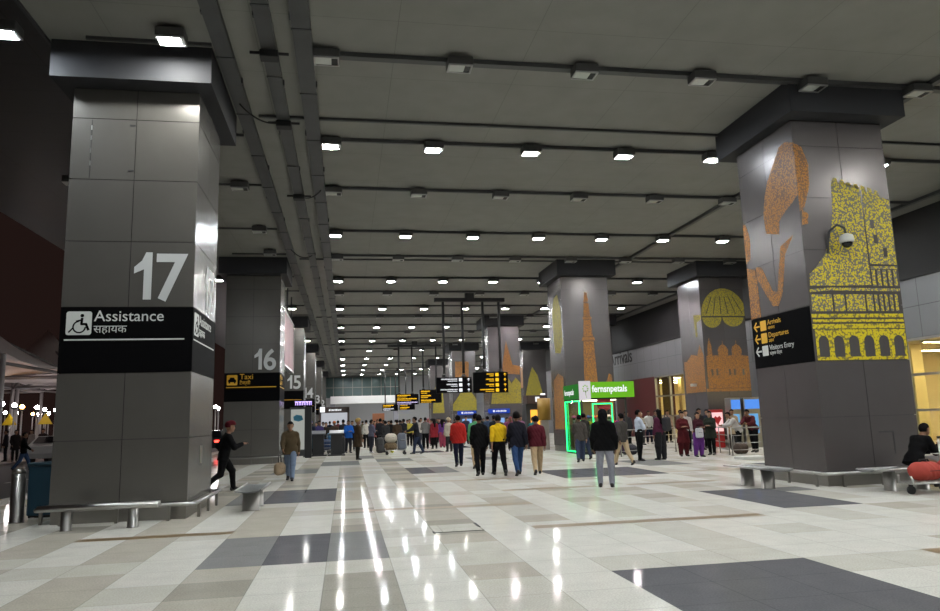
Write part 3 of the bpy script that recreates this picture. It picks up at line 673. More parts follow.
def make_tent(label, loc, w=9.0, dep=11.0, h=4.0, base=4.9, group='tent canopies over the car park'):
    t = thing('tent_canopy', label, 'tent canopy', loc, 0, group)
    b = MB(); n = 12; vs = []; fs = []
    for j in range(n + 1):
        for i in range(n + 1):
            u, v = i / n * 2 - 1, j / n * 2 - 1
            r = max(abs(u), abs(v)); rr = math.hypot(u, v)
            z = base + h * max(0.0, 1 - rr / 1.25) ** 1.7 + 0.7 * (abs(u * v))
            pin = 1 - 0.08 * (1 - min(abs(u), abs(v)) / max(r, 0.01)) * (r > 0.95)
            vs.append((u * w / 2 * pin, v * dep / 2 * pin, z))
    N = (n + 1)
    for j in range(n):
        for i in range(n): fs.append((j * N + i, j * N + i + 1, (j + 1) * N + i + 1, (j + 1) * N + i))
    m_ = len(vs); vs += [(x, y, z + 0.03) for x, y, z in vs]; fs += [tuple(m_ + q for q in f) for f in fs]
    for i in range(n):
        for a, c in ((i, i + 1), (n * N + i, n * N + i + 1), (i * N, (i + 1) * N), (i * N + n, (i + 1) * N + n)): fs.append((a, c, c + m_, a + m_))
    b.add(vs, fs, 0, True); b.build('membrane', MEMB, t)
    for sx in (-1, 1):
        for sy in (-1, 1): MB().tube([(sx * w / 2 * .97, sy * dep / 2 * .97, 0), (sx * w / 2 * .97, sy * dep / 2 * .97, base + 0.65)], 0.13, 10).build('pole', POLE, t)
    tr = MB()
    for sx in (-1, 1):
        tr.tube([(sx * w / 2 * .97, -dep / 2 * .97, base + 0.2), (sx * w / 2 * .97, dep / 2 * .97, base + 0.2)], 0.09, 8)
        tr.tube([(sx * w / 2 * .97, -dep / 2 * .97, base + 0.1), (0, 0, base + h * 0.75)], 0.08, 8); tr.tube([(sx * w / 2 * .97, dep / 2 * .97, base + 0.1), (0, 0, base + h * 0.75)], 0.08, 8)
    for sy in (-1, 1): tr.tube([(-w / 2 * .97, sy * dep / 2 * .97, base + 0.2), (w / 2 * .97, sy * dep / 2 * .97, base + 0.2)], 0.09, 8)
    tr.build('truss', mat('grey_truss', (0.22, 0.2, 0.2), 0.5), t)
    return t
t0 = make_tent('nearest pale tent canopy beyond the road, left edge', (-21.5, 45, 0.0))
for x, y, l in [(-21.5, 56.5, 'second pale tent canopy along the car park'), (-21.5, 68, 'third pale tent canopy along the car park'), (-21.5, 80, 'fourth pale tent canopy, deep in the car park'), (-31, 52, 'pale tent canopy of the outer row, left edge'), (-31, 64, 'pale tent canopy of the outer row farther back'), (-21.5, 92, 'farthest pale tent canopy of the car park')]:
    dup(t0, (x, y, 0), 0, l)
GLOBE = [emit('lamp_globe_white', (1.0, 0.90, 0.90), 80.0), emit('lamp_globe_amber', (1.0, 0.5, 0.12), 40.0)]
def make_lamp(k):
    t = thing('street_lamp', '', 'street lamp', (0, 0, 0.0))
    MB().tube([(0, 0, 0), (0, 0, 3.0)], [0.07, 0.045], 8).build('pole', POLE, t)
    MB().lathe([(0.05, 2.95), (0.16, 3.0), (0.17, 3.05)], n=12).build('holder', DARKMETAL, t)
    MB().ball((0, 0, 3.2), 0.13).build('globe', GLOBE[k], t)
    return t
LP = [make_lamp(0), make_lamp(1)]; lp_used = set()
spots = [(-18.9, 44, 0), (-19.5, 47, 0), (-20.3, 50, 1), (-20.2, 52, 0), (-22.0, 58, 0), (-22.0, 60, 0), (-27.0, 63.5, 0), (-27.2, 66, 0), (-27.9, 71, 1), (-28.6, 74, 0), (-26.2, 70, 0), (-33.6, 80, 0),
         (-10.6, 62, 0), (-11.2, 67, 0), (-10.4, 71, 0), (-12.0, 76, 0), (-11.4, 82, 0), (-12.6, 90, 0), (-7.4, 95, 0), (-7.0, 88, 0), (-6.3, 80, 0), (-7.6, 104, 0)]
for i, (x, y, k) in enumerate(spots):
    side = 'left of pillar 17' if x < -14 else 'seen just right of pillar 17' if x < -9.9 else 'seen just right of pillar 16'
    l = '%s globe street lamp %s, %s by distance' % ('amber' if k else 'white', side, ORD[i if i < 12 else i - 12 if i < 18 else i - 18])
    if k not in lp_used: lp_used.add(k); o = LP[k]; o.location = (x, y, 0); o['label'] = l; o['group'] = 'street lamps outside'
    else: dup(LP[k], (x, y, 0), 0, l, 'street lamps outside')
for x, y, l in [(-20.2, 48.2, 'yellow triangle warning sign at the far left, left one'), (-18.3, 48.5, 'yellow triangle warning sign nearer pillar 17, right one')]:
    t = thing('warning_sign', l, 'sign', (x, y, 0.0))
    MB().tube([(0, 0, 0), (0, 0, 2.2)], 0.04, 8).build('post', POLE, t)
    MB().prism([(-0.42, 2.05), (0.42, 2.05), (0.0, 2.75)], 0.03, face_matrix(Vector((0, -0.05, 0)), 'front')).build('sign_plate', mat('sign_yellow', (0.8, 0.55, 0.02), 0.5), t)
def make_car(label, loc, rz, paint):
    t = thing('car', label, 'car', loc, rz)
    prof = [(-2.0, .35), (-2.05, .7), (-1.9, .95), (-1.0, 1.02), (-.45, 1.45), (.9, 1.48), (1.55, 1.05), (2.0, .98), (2.08, .6), (2.0, .35)]
    M = face_matrix(Vector((0, 0, 0)), 'left'); b = MB(); ws = [0.84, 0.86, 0.86]
    n = len(prof)
    vs = [(-(0.86 if z < 1.1 else 0.66), x, z) for x, z in prof] + [((0.86 if z < 1.1 else 0.66), x, z) for x, z in prof]
    fs = [list(range(n))] + [[n + i for i in range(n)][::-1]] + [[i, (i + 1) % n, n + (i + 1) % n, n + i][::-1] for i in range(n)]
    b.add(vs, fs); b.build('body', paint, t)
    g = MB()
    for s in (-1, 1): g.add([(s * .87, -.85, 1.05), (s * .87, 1.35, 1.05), (s * .70, .85, 1.42), (s * .70, -.42, 1.40)], [(0, 1, 2, 3)])
    g.add([(-.7, -1.0, 1.05), (.7, -1.0, 1.05), (.6, -.5, 1.43), (-.6, -.5, 1.43)], [(0, 1, 2, 3)]); g.add([(-.7, 1.5, 1.12), (.7, 1.5, 1.12), (.6, .96, 1.46), (-.6, .96, 1.46)], [(3, 2, 1, 0)])
    g.build('window_glass', mat('car_glass', (0.01, 0.01, 0.012), 0.08), t)
    for sx in (-1, 1):
        for sy in (-1.25, 1.25): MB().tube([(sx * .9, sy, .31), (sx * .68, sy, .31)], .31, 16).build('wheel', RUBBER, t)
    for sx in (-1, 1): MB().box((sx * .68, -2.03, .78), (.28, .08, .14)).build('tail_lamp', emit('tail_lamp', (1.0, 0.03, 0.02), 9.0), t)
    for sx in (-1, 1): MB().box((sx * .66, 2.04, .72), (.3, .08, .14)).build('headlamp', mat('lamp_glass', (.6, .6, .6), .1), t)
    return t
make_car('pale car parked beyond the road, left of pillar 17', (-15.6, 43, -0.12), 3.19, mat('white_car_paint', (0.6, 0.58, 0.56), 0.25))
make_car('dark car with red tail lamps in gap between pillars 17 and 16', (-8.95, 51, -0.12), 0.02, mat('dark_car_paint', (0.02, 0.02, 0.025), 0.25))
make_car('silver car at the kerb beyond pillar 16', (-9.2, 62, -0.12), 0.0, mat('silver_car_paint', (0.35, 0.35, 0.37), 0.25, 0.6))
# billboards between the left pillars
for y0, y1, l in [(34.3, 41.0, 'pink hanging billboard with steel frame just beyond pillar 16')]:
    t = thing('billboard', l, 'billboard', (-3.0, (y0 + y1) / 2, 4.4))
    MB().box((0, 0, 1.35), (0.16, y1 - y0 - 0.1, 2.6)).build('panel', mat('pink_billboard', (0.42, 0.24, 0.26), 0.5, noise=0.3, nscale=0.5), t)
    f = MB()
    for z in (0.03, 2.67): f.box((0, 0, z), (0.24, y1 - y0, 0.08))
    for s in (-1, 1): f.box((0, s * (y1 - y0) / 2, 1.35), (0.24, 0.08, 2.7))
    f.build('frame', STEEL, t)
    hg = MB()
    for s in (-1, 0, 1): hg.tube([(0, s * (y1 - y0) * .4, 2.7), (0, s * (y1 - y0) * .4, 4.2)], 0.035, 8)
    hg.build('hanger_rod', DARKMETAL, t)
# ================================================================== PEOPLE
def rot_x(v, a):
    """lean forward (+y) by a about the x axis"""
    c, s = math.cos(a), math.sin(a)
    return np.array([v[0], v[1] * c + v[2] * s, -v[1] * s + v[2] * c])
def surface_nets(v, org, h):
    """closed surface of the field v<0 on a regular grid"""
    s = v < 0
    nx, ny, nz = v.shape
    corners = [(i, j, k) for i in (0, 1) for j in (0, 1) for k in (0, 1)]
    cnt = np.zeros((nx - 1, ny - 1, nz - 1), int)
    for i, j, k in corners: cnt += s[i:nx - 1 + i, j:ny - 1 + j, k:nz - 1 + k]
    act = (cnt > 0) & (cnt < 8)
    idx = -np.ones(act.shape, int); ids = np.argwhere(act); idx[act] = np.arange(len(ids))
    acc = np.zeros((len(ids), 3)); num = np.zeros(len(ids))
    for a in range(8):
        for b in range(a + 1, 8):
            A, B = corners[a], corners[b]
            if sum(abs(p - q) for p, q in zip(A, B)) != 1: continue
            va = v[ids[:, 0] + A[0], ids[:, 1] + A[1], ids[:, 2] + A[2]]; vb = v[ids[:, 0] + B[0], ids[:, 1] + B[1], ids[:, 2] + B[2]]
            m = (va < 0) != (vb < 0); t = np.where(m, va / np.where(va == vb, 1, va - vb), 0)[:, None]
            p = np.array(A) + t * (np.array(B) - np.array(A))
            acc[m] += p[m]; num[m] += 1
    pts = (ids + acc / num[:, None]) * h + org
    faces = []
    for ax in range(3):
        sl0 = [slice(None)] * 3; sl1 = [slice(None)] * 3; sl0[ax] = slice(0, -1); sl1[ax] = slice(1, None)
        a = s[tuple(sl0)]; b = s[tuple(sl1)]
        e = np.argwhere(a != b)
        u, w = [(1, 2), (2, 0), (0, 1)][ax]
        e = e[(e[:, u] > 0) & (e[:, w] > 0) & (e[:, u] < v.shape[u] - 1) & (e[:, w] < v.shape[w] - 1)]
        inside = a[e[:, 0], e[:, 1], e[:, 2]]
        def at(du, dw):
            q = e.copy(); q[:, u] -= du; q[:, w] -= dw
            return idx[q[:, 0], q[:, 1], q[:, 2]]
        f = np.stack([at(1, 1), at(0, 1), at(0, 0), at(1, 0)], 1)
        f[~inside] = f[~inside][:, ::-1]
        faces.append(f)
    return pts, np.concatenate(faces)
def sdf_mesh(prims, h, k=0.03, cut=None, wrinkle=0.0):
    """prims: (a, b, ra, rb, S) round cones; S is a 3x3 that squashes space (or None)"""
    lo = np.min([np.minimum(p[0], p[1]) - max(p[2], p[3]) * 1.5 - 0.06 for p in prims], 0)
    hi = np.max([np.maximum(p[0], p[1]) + max(p[2], p[3]) * 1.5 + 0.06 for p in prims], 0)
    n = np.ceil((hi - lo) / h).astype(int) + 2
    V = np.full(n, 0.2)
    ax = [lo[i] + h * np.arange(n[i]) for i in range(3)]
    for a, b, ra, rb, S in prims:
        m = max(ra, rb) * 1.5 + 0.07
        l = np.maximum(((np.minimum(a, b) - m - lo) / h).astype(int), 0); u = np.minimum(((np.maximum(a, b) + m - lo) / h).astype(int) + 2, n)
        X, Y, Z = np.meshgrid(ax[0][l[0]:u[0]], ax[1][l[1]:u[1]], ax[2][l[2]:u[2]], indexing='ij')
        P = np.stack([X, Y, Z], -1)
        if S is not None: P = P @ S.T; a2, b2 = S @ a, S @ b
        else: a2, b2 = a, b
        d = b2 - a2; dd = max(d.dot(d), 1e-9)
        t = np.clip(((P - a2) @ d) / dd, 0, 1)
        D = np.linalg.norm(P - a2 - t[..., None] * d, axis=-1) - (ra + (rb - ra) * t)
        sub = V[l[0]:u[0], l[1]:u[1], l[2]:u[2]]
        hh = np.clip(0.5 + 0.5 * (sub - D) / k, 0, 1)
        V[l[0]:u[0], l[1]:u[1], l[2]:u[2]] = sub + (D - sub) * hh - k * hh * (1 - hh)
    X, Y, Z = np.meshgrid(*ax, indexing='ij')
    if wrinkle: V = V + wrinkle * np.sin(31 * X + 14 * Z) * np.sin(23 * Z - 9 * Y + 6 * np.sin(7 * X)) 
    if cut is not None: V = np.maximum(V, cut(X, Y, Z))
    V[0] = V[-1] = 0.2; V[:, 0] = V[:, -1] = 0.2; V[:, :, 0] = V[:, :, -1] = 0.2
    return surface_nets(V, lo, h)
def hand_mesh(h):
    v = lambda *p: np.array(p, float)
    pr = [(v(0, 0, 0.01), v(0.0, 0, -0.05), .022, .026, None), (v(0.024, 0, -.055), v(-.022, 0, -.06), .017, .015, None), (v(.02, 0, -.03), v(-.02, 0, -.07), .016, .014, None)]
    for i, (x, L) in enumerate([(.031, .068), (.011, .078), (-.010, .072), (-.029, .056)]):
        a = v(x * .95, 0, -.075); b = v(x * 1.08, .012, -.075 - L * .5); c = v(x * 1.08, .034, -.075 - L * .93)
        pr += [(a, b, .0088, .0082, None), (b, c, .0082, .0068, None)]
    pr += [(v(.026, .006, -.018), v(.05, .016, -.050), .013, .010, None), (v(.05, .016, -.050), v(.054, .028, -.080), .010, .0078, None)]
    return sdf_mesh(pr, h, k=0.006)
HANDS = {}
def get_hand(h):
    if h not in HANDS: HANDS[h] = hand_mesh(h)
    return HANDS[h]
# joint angles in degrees: th/kn = thigh forward, knee bend; sh = shoulder forward, ab = abduct, el = elbow bend, iw = forearm inwards  (left, right)
POSE = {
 'stand': dict(th=(2, -2), kn=(2, 3), sh=(3, 6), ab=(9, 9), el=(14, 18), iw=(10, 10)),
 'relaxed': dict(th=(6, -3), kn=(10, 2), sh=(-4, 8), ab=(12, 8), el=(10, 30), iw=(5, 25)),
 'wide': dict(th=(3, -2), kn=(4, 4), sh=(4, 2), ab=(14, 14), el=(16, 12), iw=(10, 10), sp=6),
 'crossed': dict(th=(3, -3), kn=(4, 3), sh=(22, 22), ab=(10, 10), el=(95, 95), iw=(75, 70)),
 'hold': dict(th=(2, -4), kn=(3, 5), sh=(18, 15), ab=(10, 10), el=(80, 85), iw=(58, 55)),
 'phone': dict(th=(2, -2), kn=(3, 3), sh=(4, 25), ab=(9, 14), el=(14, 125), iw=(10, 25)),
 'walk_l': dict(th=(24, -16), kn=(8, 22), sh=(-20, 24), ab=(8, 8), el=(12, 26), iw=(8, 15)),
 'walk_r': dict(th=(-16, 24), kn=(22, 8), sh=(24, -20), ab=(8, 8), el=(26, 12), iw=(15, 8)),
 'stroll_l': dict(th=(12, -10), kn=(5, 16), sh=(-8, 12), ab=(9, 9), el=(14, 22), iw=(8, 12)),
 'stroll_r': dict(th=(-10, 12), kn=(16, 5), sh=(12, -8), ab=(9, 9), el=(22, 14), iw=(12, 8)),
 'run': dict(th=(34, -12), kn=(30, 42), sh=(-35, 30), ab=(12, 12), el=(75, 80), iw=(20, 25), lean=10),
 'push': dict(th=(14, -12), kn=(8, 14), sh=(42, 42), ab=(8, 8), el=(30, 30), iw=(8, 8), lean=8),
 'lean': dict(th=(4, -6), kn=(4, 4), sh=(55, 55), ab=(10, 10), el=(40, 40), iw=(20, 20), lean=32),
 'sit': dict(th=(84, 80), kn=(84, 80), sh=(35, 30), ab=(12, 12), el=(60, 100), iw=(35, 30), lean=30, head=-12),
}
SKINS = [mat('brown_skin', (0.23, 0.115, 0.065), 0.55), mat('tan_skin', (0.33, 0.18, 0.11), 0.55), mat('deep_brown_skin', (0.14, 0.07, 0.04), 0.55)]
HAIRM = mat('black_hair', (0.006, 0.005, 0.005), 0.85, spec=0.1)
SHOEM = mat('black_shoe_leather', (0.012, 0.011, 0.011), 0.4)
SHOEB = mat('brown_shoe_leather', (0.09, 0.04, 0.02), 0.45)
SHOEW = mat('white_shoe', (0.5, 0.5, 0.5), 0.5)
def cloth(c): return mat('cloth', c, 0.92, 0.0, noise=0.10, nscale=18, bump=0.15, spec=0.12)
def skeleton(p):
    lean = RAD(p.get('lean', 0)); P0 = np.array([0, 0, 0.92])
    T = lambda x, y, z: P0 + rot_x(np.array([x, y, z]) - P0, lean)
    J = {'T': T, 'lean': lean}
    for i, s in enumerate((-1, 1)):
        th, kn = RAD(p['th'][i]), RAD(p['kn'][i]); sp = RAD(p.get('sp', 2.0))
        hip = np.array([s * 0.088, 0, 0.90])
        d = np.array([s * math.sin(sp), math.sin(th) * math.cos(sp), -math.cos(th) * math.cos(sp)]); knee = hip + d * 0.42
        a = th - kn
        d2 = np.array([0, math.sin(a), -math.cos(a)]); ank = knee + d2 * 0.405
        J['hip%d' % i], J['knee%d' % i], J['ank%d' % i], J['shin%d' % i] = hip, knee, ank, a
        sh, ab, el, iw = RAD(p['sh'][i]) - lean * 0.3, RAD(p['ab'][i]), RAD(p['el'][i]), RAD(p['iw'][i])
        S_ = T(s * (0.154 if p.get('fem') else 0.170), 0, 1.385)
        d = np.array([s * math.sin(ab), math.sin(sh) * math.cos(ab), -math.cos(sh) * math.cos(ab)]); elb = S_ + d * 0.285
        g = sh + el; hh = math.sin(g)
        f = np.array([s * math.sin(ab) * 0.4 * abs(math.cos(g)) - s * hh * math.sin(iw), hh * math.cos(iw), -math.cos(g)]); f /= np.linalg.norm(f)
        J['sho%d' % i], J['elb%d' % i], J['wri%d' % i], J['fd%d' % i] = S_, elb, elb + f * 0.25, f
    J['drop'] = min(J['ank0'][2], J['ank1'][2]) - 0.08
    return J
def flat(lean, fy):
    R_ = np.array([[1, 0, 0], [0, math.cos(lean), -math.sin(lean)], [0, math.sin(lean), math.cos(lean)]])
    return np.diag([1, 1 / fy, 1]) @ R_
def body_prims(J, fem=False, kid=1.0):
    T, ln = J['T'], J['lean']; F = flat(ln, 0.74); G = flat(ln, 0.86)
    w = 0.86 if fem else 1.0
    pr = [(T(-.065, 0, .93), T(.065, 0, .93), .118, .118, F), (T(0, .005, 1.0), T(0, .01, 1.14), .138 * w, .138 * w, F), (T(-.055 * w, 0, 1.22), T(.055 * w, 0, 1.22), .125, .125, F), (T(-.075 * w, -.005, 1.33), T(.075 * w, -.005, 1.33), .115, .115, F), (T(-.13 * w, -.005, 1.392), T(.13 * w, -.005, 1.392), .060, .060, None), (T(-.06, -.008, 1.44), T(.06, -.008, 1.44), .045, .045, None),
          (T(0, -.005, 1.42), T(0, .012, 1.53), .058, .052, None)]
    if fem: pr += [(T(-.07, .085, 1.27), T(.07, .085, 1.27), .06, .06, None)]
    for i in range(2):
        pr += [(J['hip%d' % i], J['knee%d' % i], .092, .058, None), (J['knee%d' % i], J['ank%d' % i], .057, .037, None)]
        pr += [(J['sho%d' % i], J['elb%d' % i], .052, .041, None), (J['elb%d' % i], J['wri%d' % i], .041, .026, None)]
    return pr
def head_prims(J, tilt=0.0):
    T = J['T']
    c = T(0, .02, 1.632)
    H = lambda x, y, z: c + rot_x(np.array([x, y, z]) * 1.07, J['lean'] * 0.5 + tilt)
    return H, [(H(0, -.012, .012), H(0, .0, .012), .097, .095, np.diag([1.16, 0.98, 0.90])), (H(0, .035, -.062), H(0, .048, -.072), .052, .045, None), (H(0, .02, -.02), H(0, .035, -.045), .066, .058, None),
               (H(0, .083, .012), H(0, .103, -.018), .010, .014, None), (H(-.035, .070, .030), H(.035, .070, .030), .018, .018, None),
               (H(-.079, -.005, .012), H(-.081, -.010, -.022), .014, .010, None), (H(.079, -.005, .012), H(.081, -.010, -.022), .014, .010, None),
               (H(-.014, .078, -.047), H(.014, .078, -.047), .011, .011, None)]
def mesh_obj(name, parts, m, parent):
    vs = []; fs = []; o = 0
    for v, f in parts: vs.append(v); fs.append(f + o); o += len(v)
    v = np.concatenate(vs); f = np.concatenate(fs)
    me = bpy.data.meshes.new(name)
    me.vertices.add(len(v)); me.vertices.foreach_set('co', v.astype(np.float32).ravel())
    me.loops.add(len(f) * 4); me.loops.foreach_set('vertex_index', f.astype(np.int32).ravel())
    me.polygons.add(len(f)); me.polygons.foreach_set('loop_start', np.arange(len(f), dtype=np.int32) * 4)
    me.polygons.foreach_set('use_smooth', np.ones(len(f), bool))
    me.update(calc_edges=True); me.validate()
    me.materials.append(m)
    ob = bpy.data.objects.new(name, me); COL.objects.link(ob); ob.parent = parent
    ob.material_slots[0].link = 'OBJECT'; ob.material_slots[0].material = m
    return ob
PCACHE = {}
def build_person(root, pose, top='shirt', hair='short', fem=False, res=0.014, skirt=None, thick=0.0, face=False, head=0.0):
    """the figure: one continuous body; garments, hair and shoes as its children; returns dict of parts"""
    p = dict(POSE[pose], fem=fem); J = skeleton(p); T, ln = J['T'], J['lean']; D = np.array([0, 0, -J['drop']])
    out = {}
    H, hp = head_prims(J, RAD(p.get('head', 0) + head))
    bp = body_prims(J, fem) + hp
    parts = [sdf_mesh(bp, res, 0.022)]
    hv, hf = get_hand(0.006 if res < 0.016 else 0.009)
    for i, s in enumerate((-1, 1)):
        d = J['fd%d' % i]; z = -d
        fw = np.array([0, 1.0, 0.25]); x = fw - z * fw.dot(z)
        if np.linalg.norm(x) < 0.3: x = np.array([-s * 1.0, 0, 0.6]); x = x - z * x.dot(z)
        x /= np.linalg.norm(x); y = np.cross(z, x)
        flip = 1 if y[0] * s < 0 else -1
        q = hv * np.array([1, flip, 1])
        f = hf if flip > 0 else hf[:, ::-1]
        parts.append((q @ np.stack([x, y, z]) + J['wri%d' % i], f))
    parts = [(v + D, f) for v, f in parts]
    out['body'] = mesh_obj('body', parts, SKINS[0], root)
    # --- garment for the upper body
    tucked = top == 'tucked_shirt'
    t = {'shirt': 0.016, 'tucked_shirt': 0.014, 'jacket': 0.028, 'coat': 0.034, 'hoodie': 0.034, 'kurta': 0.022, 'sweater': 0.024, 'shawl': 0.03}[top] + thick
    hem = {'shirt': 0.85, 'tucked_shirt': 1.0, 'jacket': 0.80, 'coat': 0.66, 'hoodie': 0.82, 'kurta': 0.52, 'sweater': 0.86, 'shawl': 0.55}[top]
    F = flat(ln, 0.78); w = 0.87 if fem else 1.0
    pr = [(T(-.07 * w, 0, .95), T(.07 * w, 0, .95), .118 + t, .118 + t, F), (T(0, .0, 1.0), T(0, .01, 1.15), .142 * w + t, .142 * w + t, F), (T(-.055 * w, 0, 1.22), T(.055 * w, 0, 1.22), .127 + t, .127 + t, F), (T(-.075 * w, -.005, 1.33), T(.075 * w, -.005, 1.33), .117 + t, .117 + t, F), (T(-.13 * w, -.005, 1.390), T(.13 * w, -.005, 1.390), .060 + t, .060 + t, None), (T(-.055, -.008, 1.445), T(.055, -.008, 1.445), .045 + t * .6, .045 + t * .6, None), (T(0, -.008, 1.43), T(0, -.006, 1.475), .066 + t * .4, .064 + t * .4, None)]
    if fem: pr += [(T(-.07, .085, 1.27), T(.07, .085, 1.27), .06 + t, .06 + t, None)]
    flare = {'kurta': 1.25, 'coat': 1.1, 'shawl': 1.5}.get(top, 1.0)
    if hem < 0.9: pr += [(T(-.06, 0, .95), T(-.07 * flare, 0, hem), .122 + t, .132 * flare + t, F), (T(.06, 0, .95), T(.07 * flare, 0, hem), .122 + t, .132 * flare + t, F)]
    for i in range(2):
        pr += [(J['sho%d' % i], J['elb%d' % i], .055 + t, .046 + t * .9, None), (J['elb%d' % i], J['elb%d' % i] + J['fd%d' % i] * .215, .046 + t * .9, .034 + t * .7, None)]
    if top == 'hoodie': pr += [(H(0, -.03, .0), H(0, -.015, .03), .122, .115, np.diag([1.08, 1, 0.95])), (T(0, -.06, 1.46), H(0, -.05, -.05), .09, .10, None)]
    if top == 'shawl':
        for s in (-1, 1): pr += [(T(s * .12, -.02, 1.40), T(s * .27, .02, 1.0), .09, .09, F), (T(s * .27, .02, 1.0), T(s * .22, .02, .62), .09, .10, F)]
        pr += [(T(0, .04, 1.30), T(0, .07, .70), .15, .16, F)]
    cl, sl = math.cos(ln), math.sin(ln)
    def tz(X, Y, Z): return 0.92 + (Z - 0.92) * cl + Y * sl
    hd = H(0, 0.09, 0.0)
    def cut(X, Y, Z):
        z = tz(X, Y, Z)
        c = np.maximum(hem - z, -1)
        if top == 'hoodie':
            fc = H(0, .10, -.005); c = np.maximum(c, 0.082 - np.sqrt((X - fc[0]) ** 2 * 1.15 + (Y - fc[1]) ** 2 * 1.0 + (Z - fc[2]) ** 2 * .75))
            return c
        top_z = 1.515 + np.where(Y > 0.02, -0.06 * np.clip((Y - .02) / .06, 0, 1), 0)
        return np.maximum(c, np.where(np.abs(X) < 0.16, z - top_z, -1))
    out['top'] = mesh_obj({'shirt': 'shirt', 'tucked_shirt': 'shirt', 'jacket': 'jacket', 'coat': 'coat', 'hoodie': 'hooded_jacket', 'kurta': 'tunic', 'sweater': 'sweater', 'shawl': 'shawl'}[top], [(v + D, f) for v, f in [sdf_mesh(pr, res, 0.028, cut, 0.005)]], GAP, root)
    # --- trousers
    q = 0.017
    lw = {'baggy': 0.04, None: 0.0, 'slim': -0.006}[skirt]
    F2 = flat(ln, 0.80)
    pr = [(np.array([-.06, 0, .95]), np.array([.06, 0, .95]), .118 + q, .118 + q, F2), (T(-.05, 0, .98), T(.05, 0, 1.02), .118 + q, .115 + q, F2)]
    for i in range(2):
        pr += [(J['hip%d' % i], J['knee%d' % i], .095 + q + lw * .6, .064 + q + lw, None), (J['knee%d' % i], J['ank%d' % i] + np.array([0, 0, .0]), .062 + q + lw, .050 + q * .6 + lw * .4, None)]
    out['bottom'] = mesh_obj('trousers', [(v + D, f) for v, f in [sdf_mesh(pr, res, 0.02, None if tucked else (lambda X, Y, Z: tz(X, Y, Z) - 0.965), 0.004)]], GAP, root)
    # --- shoes
    sh = []
    for i, s in enumerate((-1, 1)):
        a = J['ank%d' % i]; pit = J['shin%d' % i] * (0.75 if J['shin%d' % i] < 0 else 0.35)
        if p['th'][i] > 60: pit = 0
        fdir = np.array([s * .12, math.cos(pit), math.sin(pit)]); up = np.array([0, -math.sin(pit), math.cos(pit)])
        heel = a - fdir * .035 - up * .045; toe = a + fdir * .165 - up * .055; mid = a + fdir * .06 - up * .02
        S_ = [(heel, heel + up * .03, .040, .042, None), (heel + fdir * .03, toe - fdir * .02, .040, .036, None), (a + up * .01, mid, .047, .044, None), (toe - fdir * .06, toe, .044, .030, None)]
        so = a - up * 0.080
        c = lambda X, Y, Z, so=so, up=up: (so[1] - Y) * up[1] + (so[2] - Z) * up[2]
        out['shoe%d' % i] = mesh_obj('shoe', [(v + D, f) for v, f in [sdf_mesh(S_, min(res, 0.012), 0.02, c)]], SHOEM, root)
    # --- hair / headgear
    if hair != 'none' and top != 'hoodie':
        E_ = np.diag([1.13, 0.97, 0.92]); nm = 'hair'
        pr = [(H(0, -.020, .022), H(0, -.006, .030), .106, .102, E_)]
        if hair == 'long': pr += [(H(0, -.06, -.02), T(0, -.10, 1.30), .075, .065, flat(0, .7)), (H(-.06, -.03, -.02), T(-.06, -.05, 1.42), .035, .04, None), (H(.06, -.03, -.02), T(.06, -.05, 1.42), .035, .04, None)]
        if hair == 'bun': pr += [(H(0, -.10, .02), H(0, -.12, .01), .045, .04, None)]
        if hair == 'curly': pr = [(H(0, -.020, .03), H(0, -.006, .04), .114, .110, np.diag([1.08, 1, .95]))]
        if hair == 'turban': pr = [(H(0, -.02, .055), H(0, .01, .075), .115, .108, np.diag([1.05, .95, 1.1])), (H(-.05, .06, .06), H(.05, .06, .075), .05, .05, None)]; nm = 'turban'
        if hair == 'cap': pr += [(H(0, .06, .06), H(0, .11, .055), .05, .04, np.diag([.8, 1, 2.0]))]; nm = 'cap'
        if hair == 'scarf': pr += [(H(0, -.04, -.03), T(0, -.03, 1.44), .10, .12, None)]; nm = 'head_scarf'
        def hc(X, Y, Z):
            lx, ly, lz = X - H(0, 0, 0)[0], Y - H(0, 0, 0)[1], Z - H(0, 0, 0)[2]
            face_ = np.minimum(ly - 0.030, 0.080 - 0.9 * np.clip(ly - .03, 0, .03) + 4 * np.clip(np.abs(lx) - .045, 0, 1) * 0 - lz)           # clear of the face
            ear = np.minimum(np.minimum(ly + 0.03, 0.03 - lz), 0.05) if hair == 'short' else -1
            nape = (-0.045 - lz) if hair in ('short', 'curly', 'turban', 'cap') else -1
            if hair in ('turban', 'cap'): return np.maximum(np.minimum(0.050 - lz, ly + 0.01), nape + (0.04 if hair == 'turban' else 0))
            return np.maximum(np.maximum(face_, ear), nape)
        out['hair'] = mesh_obj(nm, [(v + D, f) for v, f in [sdf_mesh(pr, min(res, 0.013), 0.02, hc)]], HAIRM, root)
    if face:
        for s in (-1, 1):
            b = MB(); c = H(s * .031, .0815, .012) + D; b.ball(c, (.014, .009, .008), 0, 10, 6)
            c2 = H(s * .031, .0875, .012) + D; b.ball(c2, (.0065, .0055, .0065), 1, 8, 6); b.build('eye', [mat('eye_white', (.5, .48, .45), .3), HAIRM], root)
            b = MB(); e = [H(s * .014, .092, .034) + D, H(s * .031, .092, .040) + D, H(s * .050, .080, .034) + D]; b.tube(e, .0028, 6).build('eyebrow', HAIRM, root)
        b = MB(); b.ball(H(0, .090, -.046) + D, (.021, .008, .0075)); b.build('mouth', mat('lips', (.22, .07, .055), .5), root)
    return out
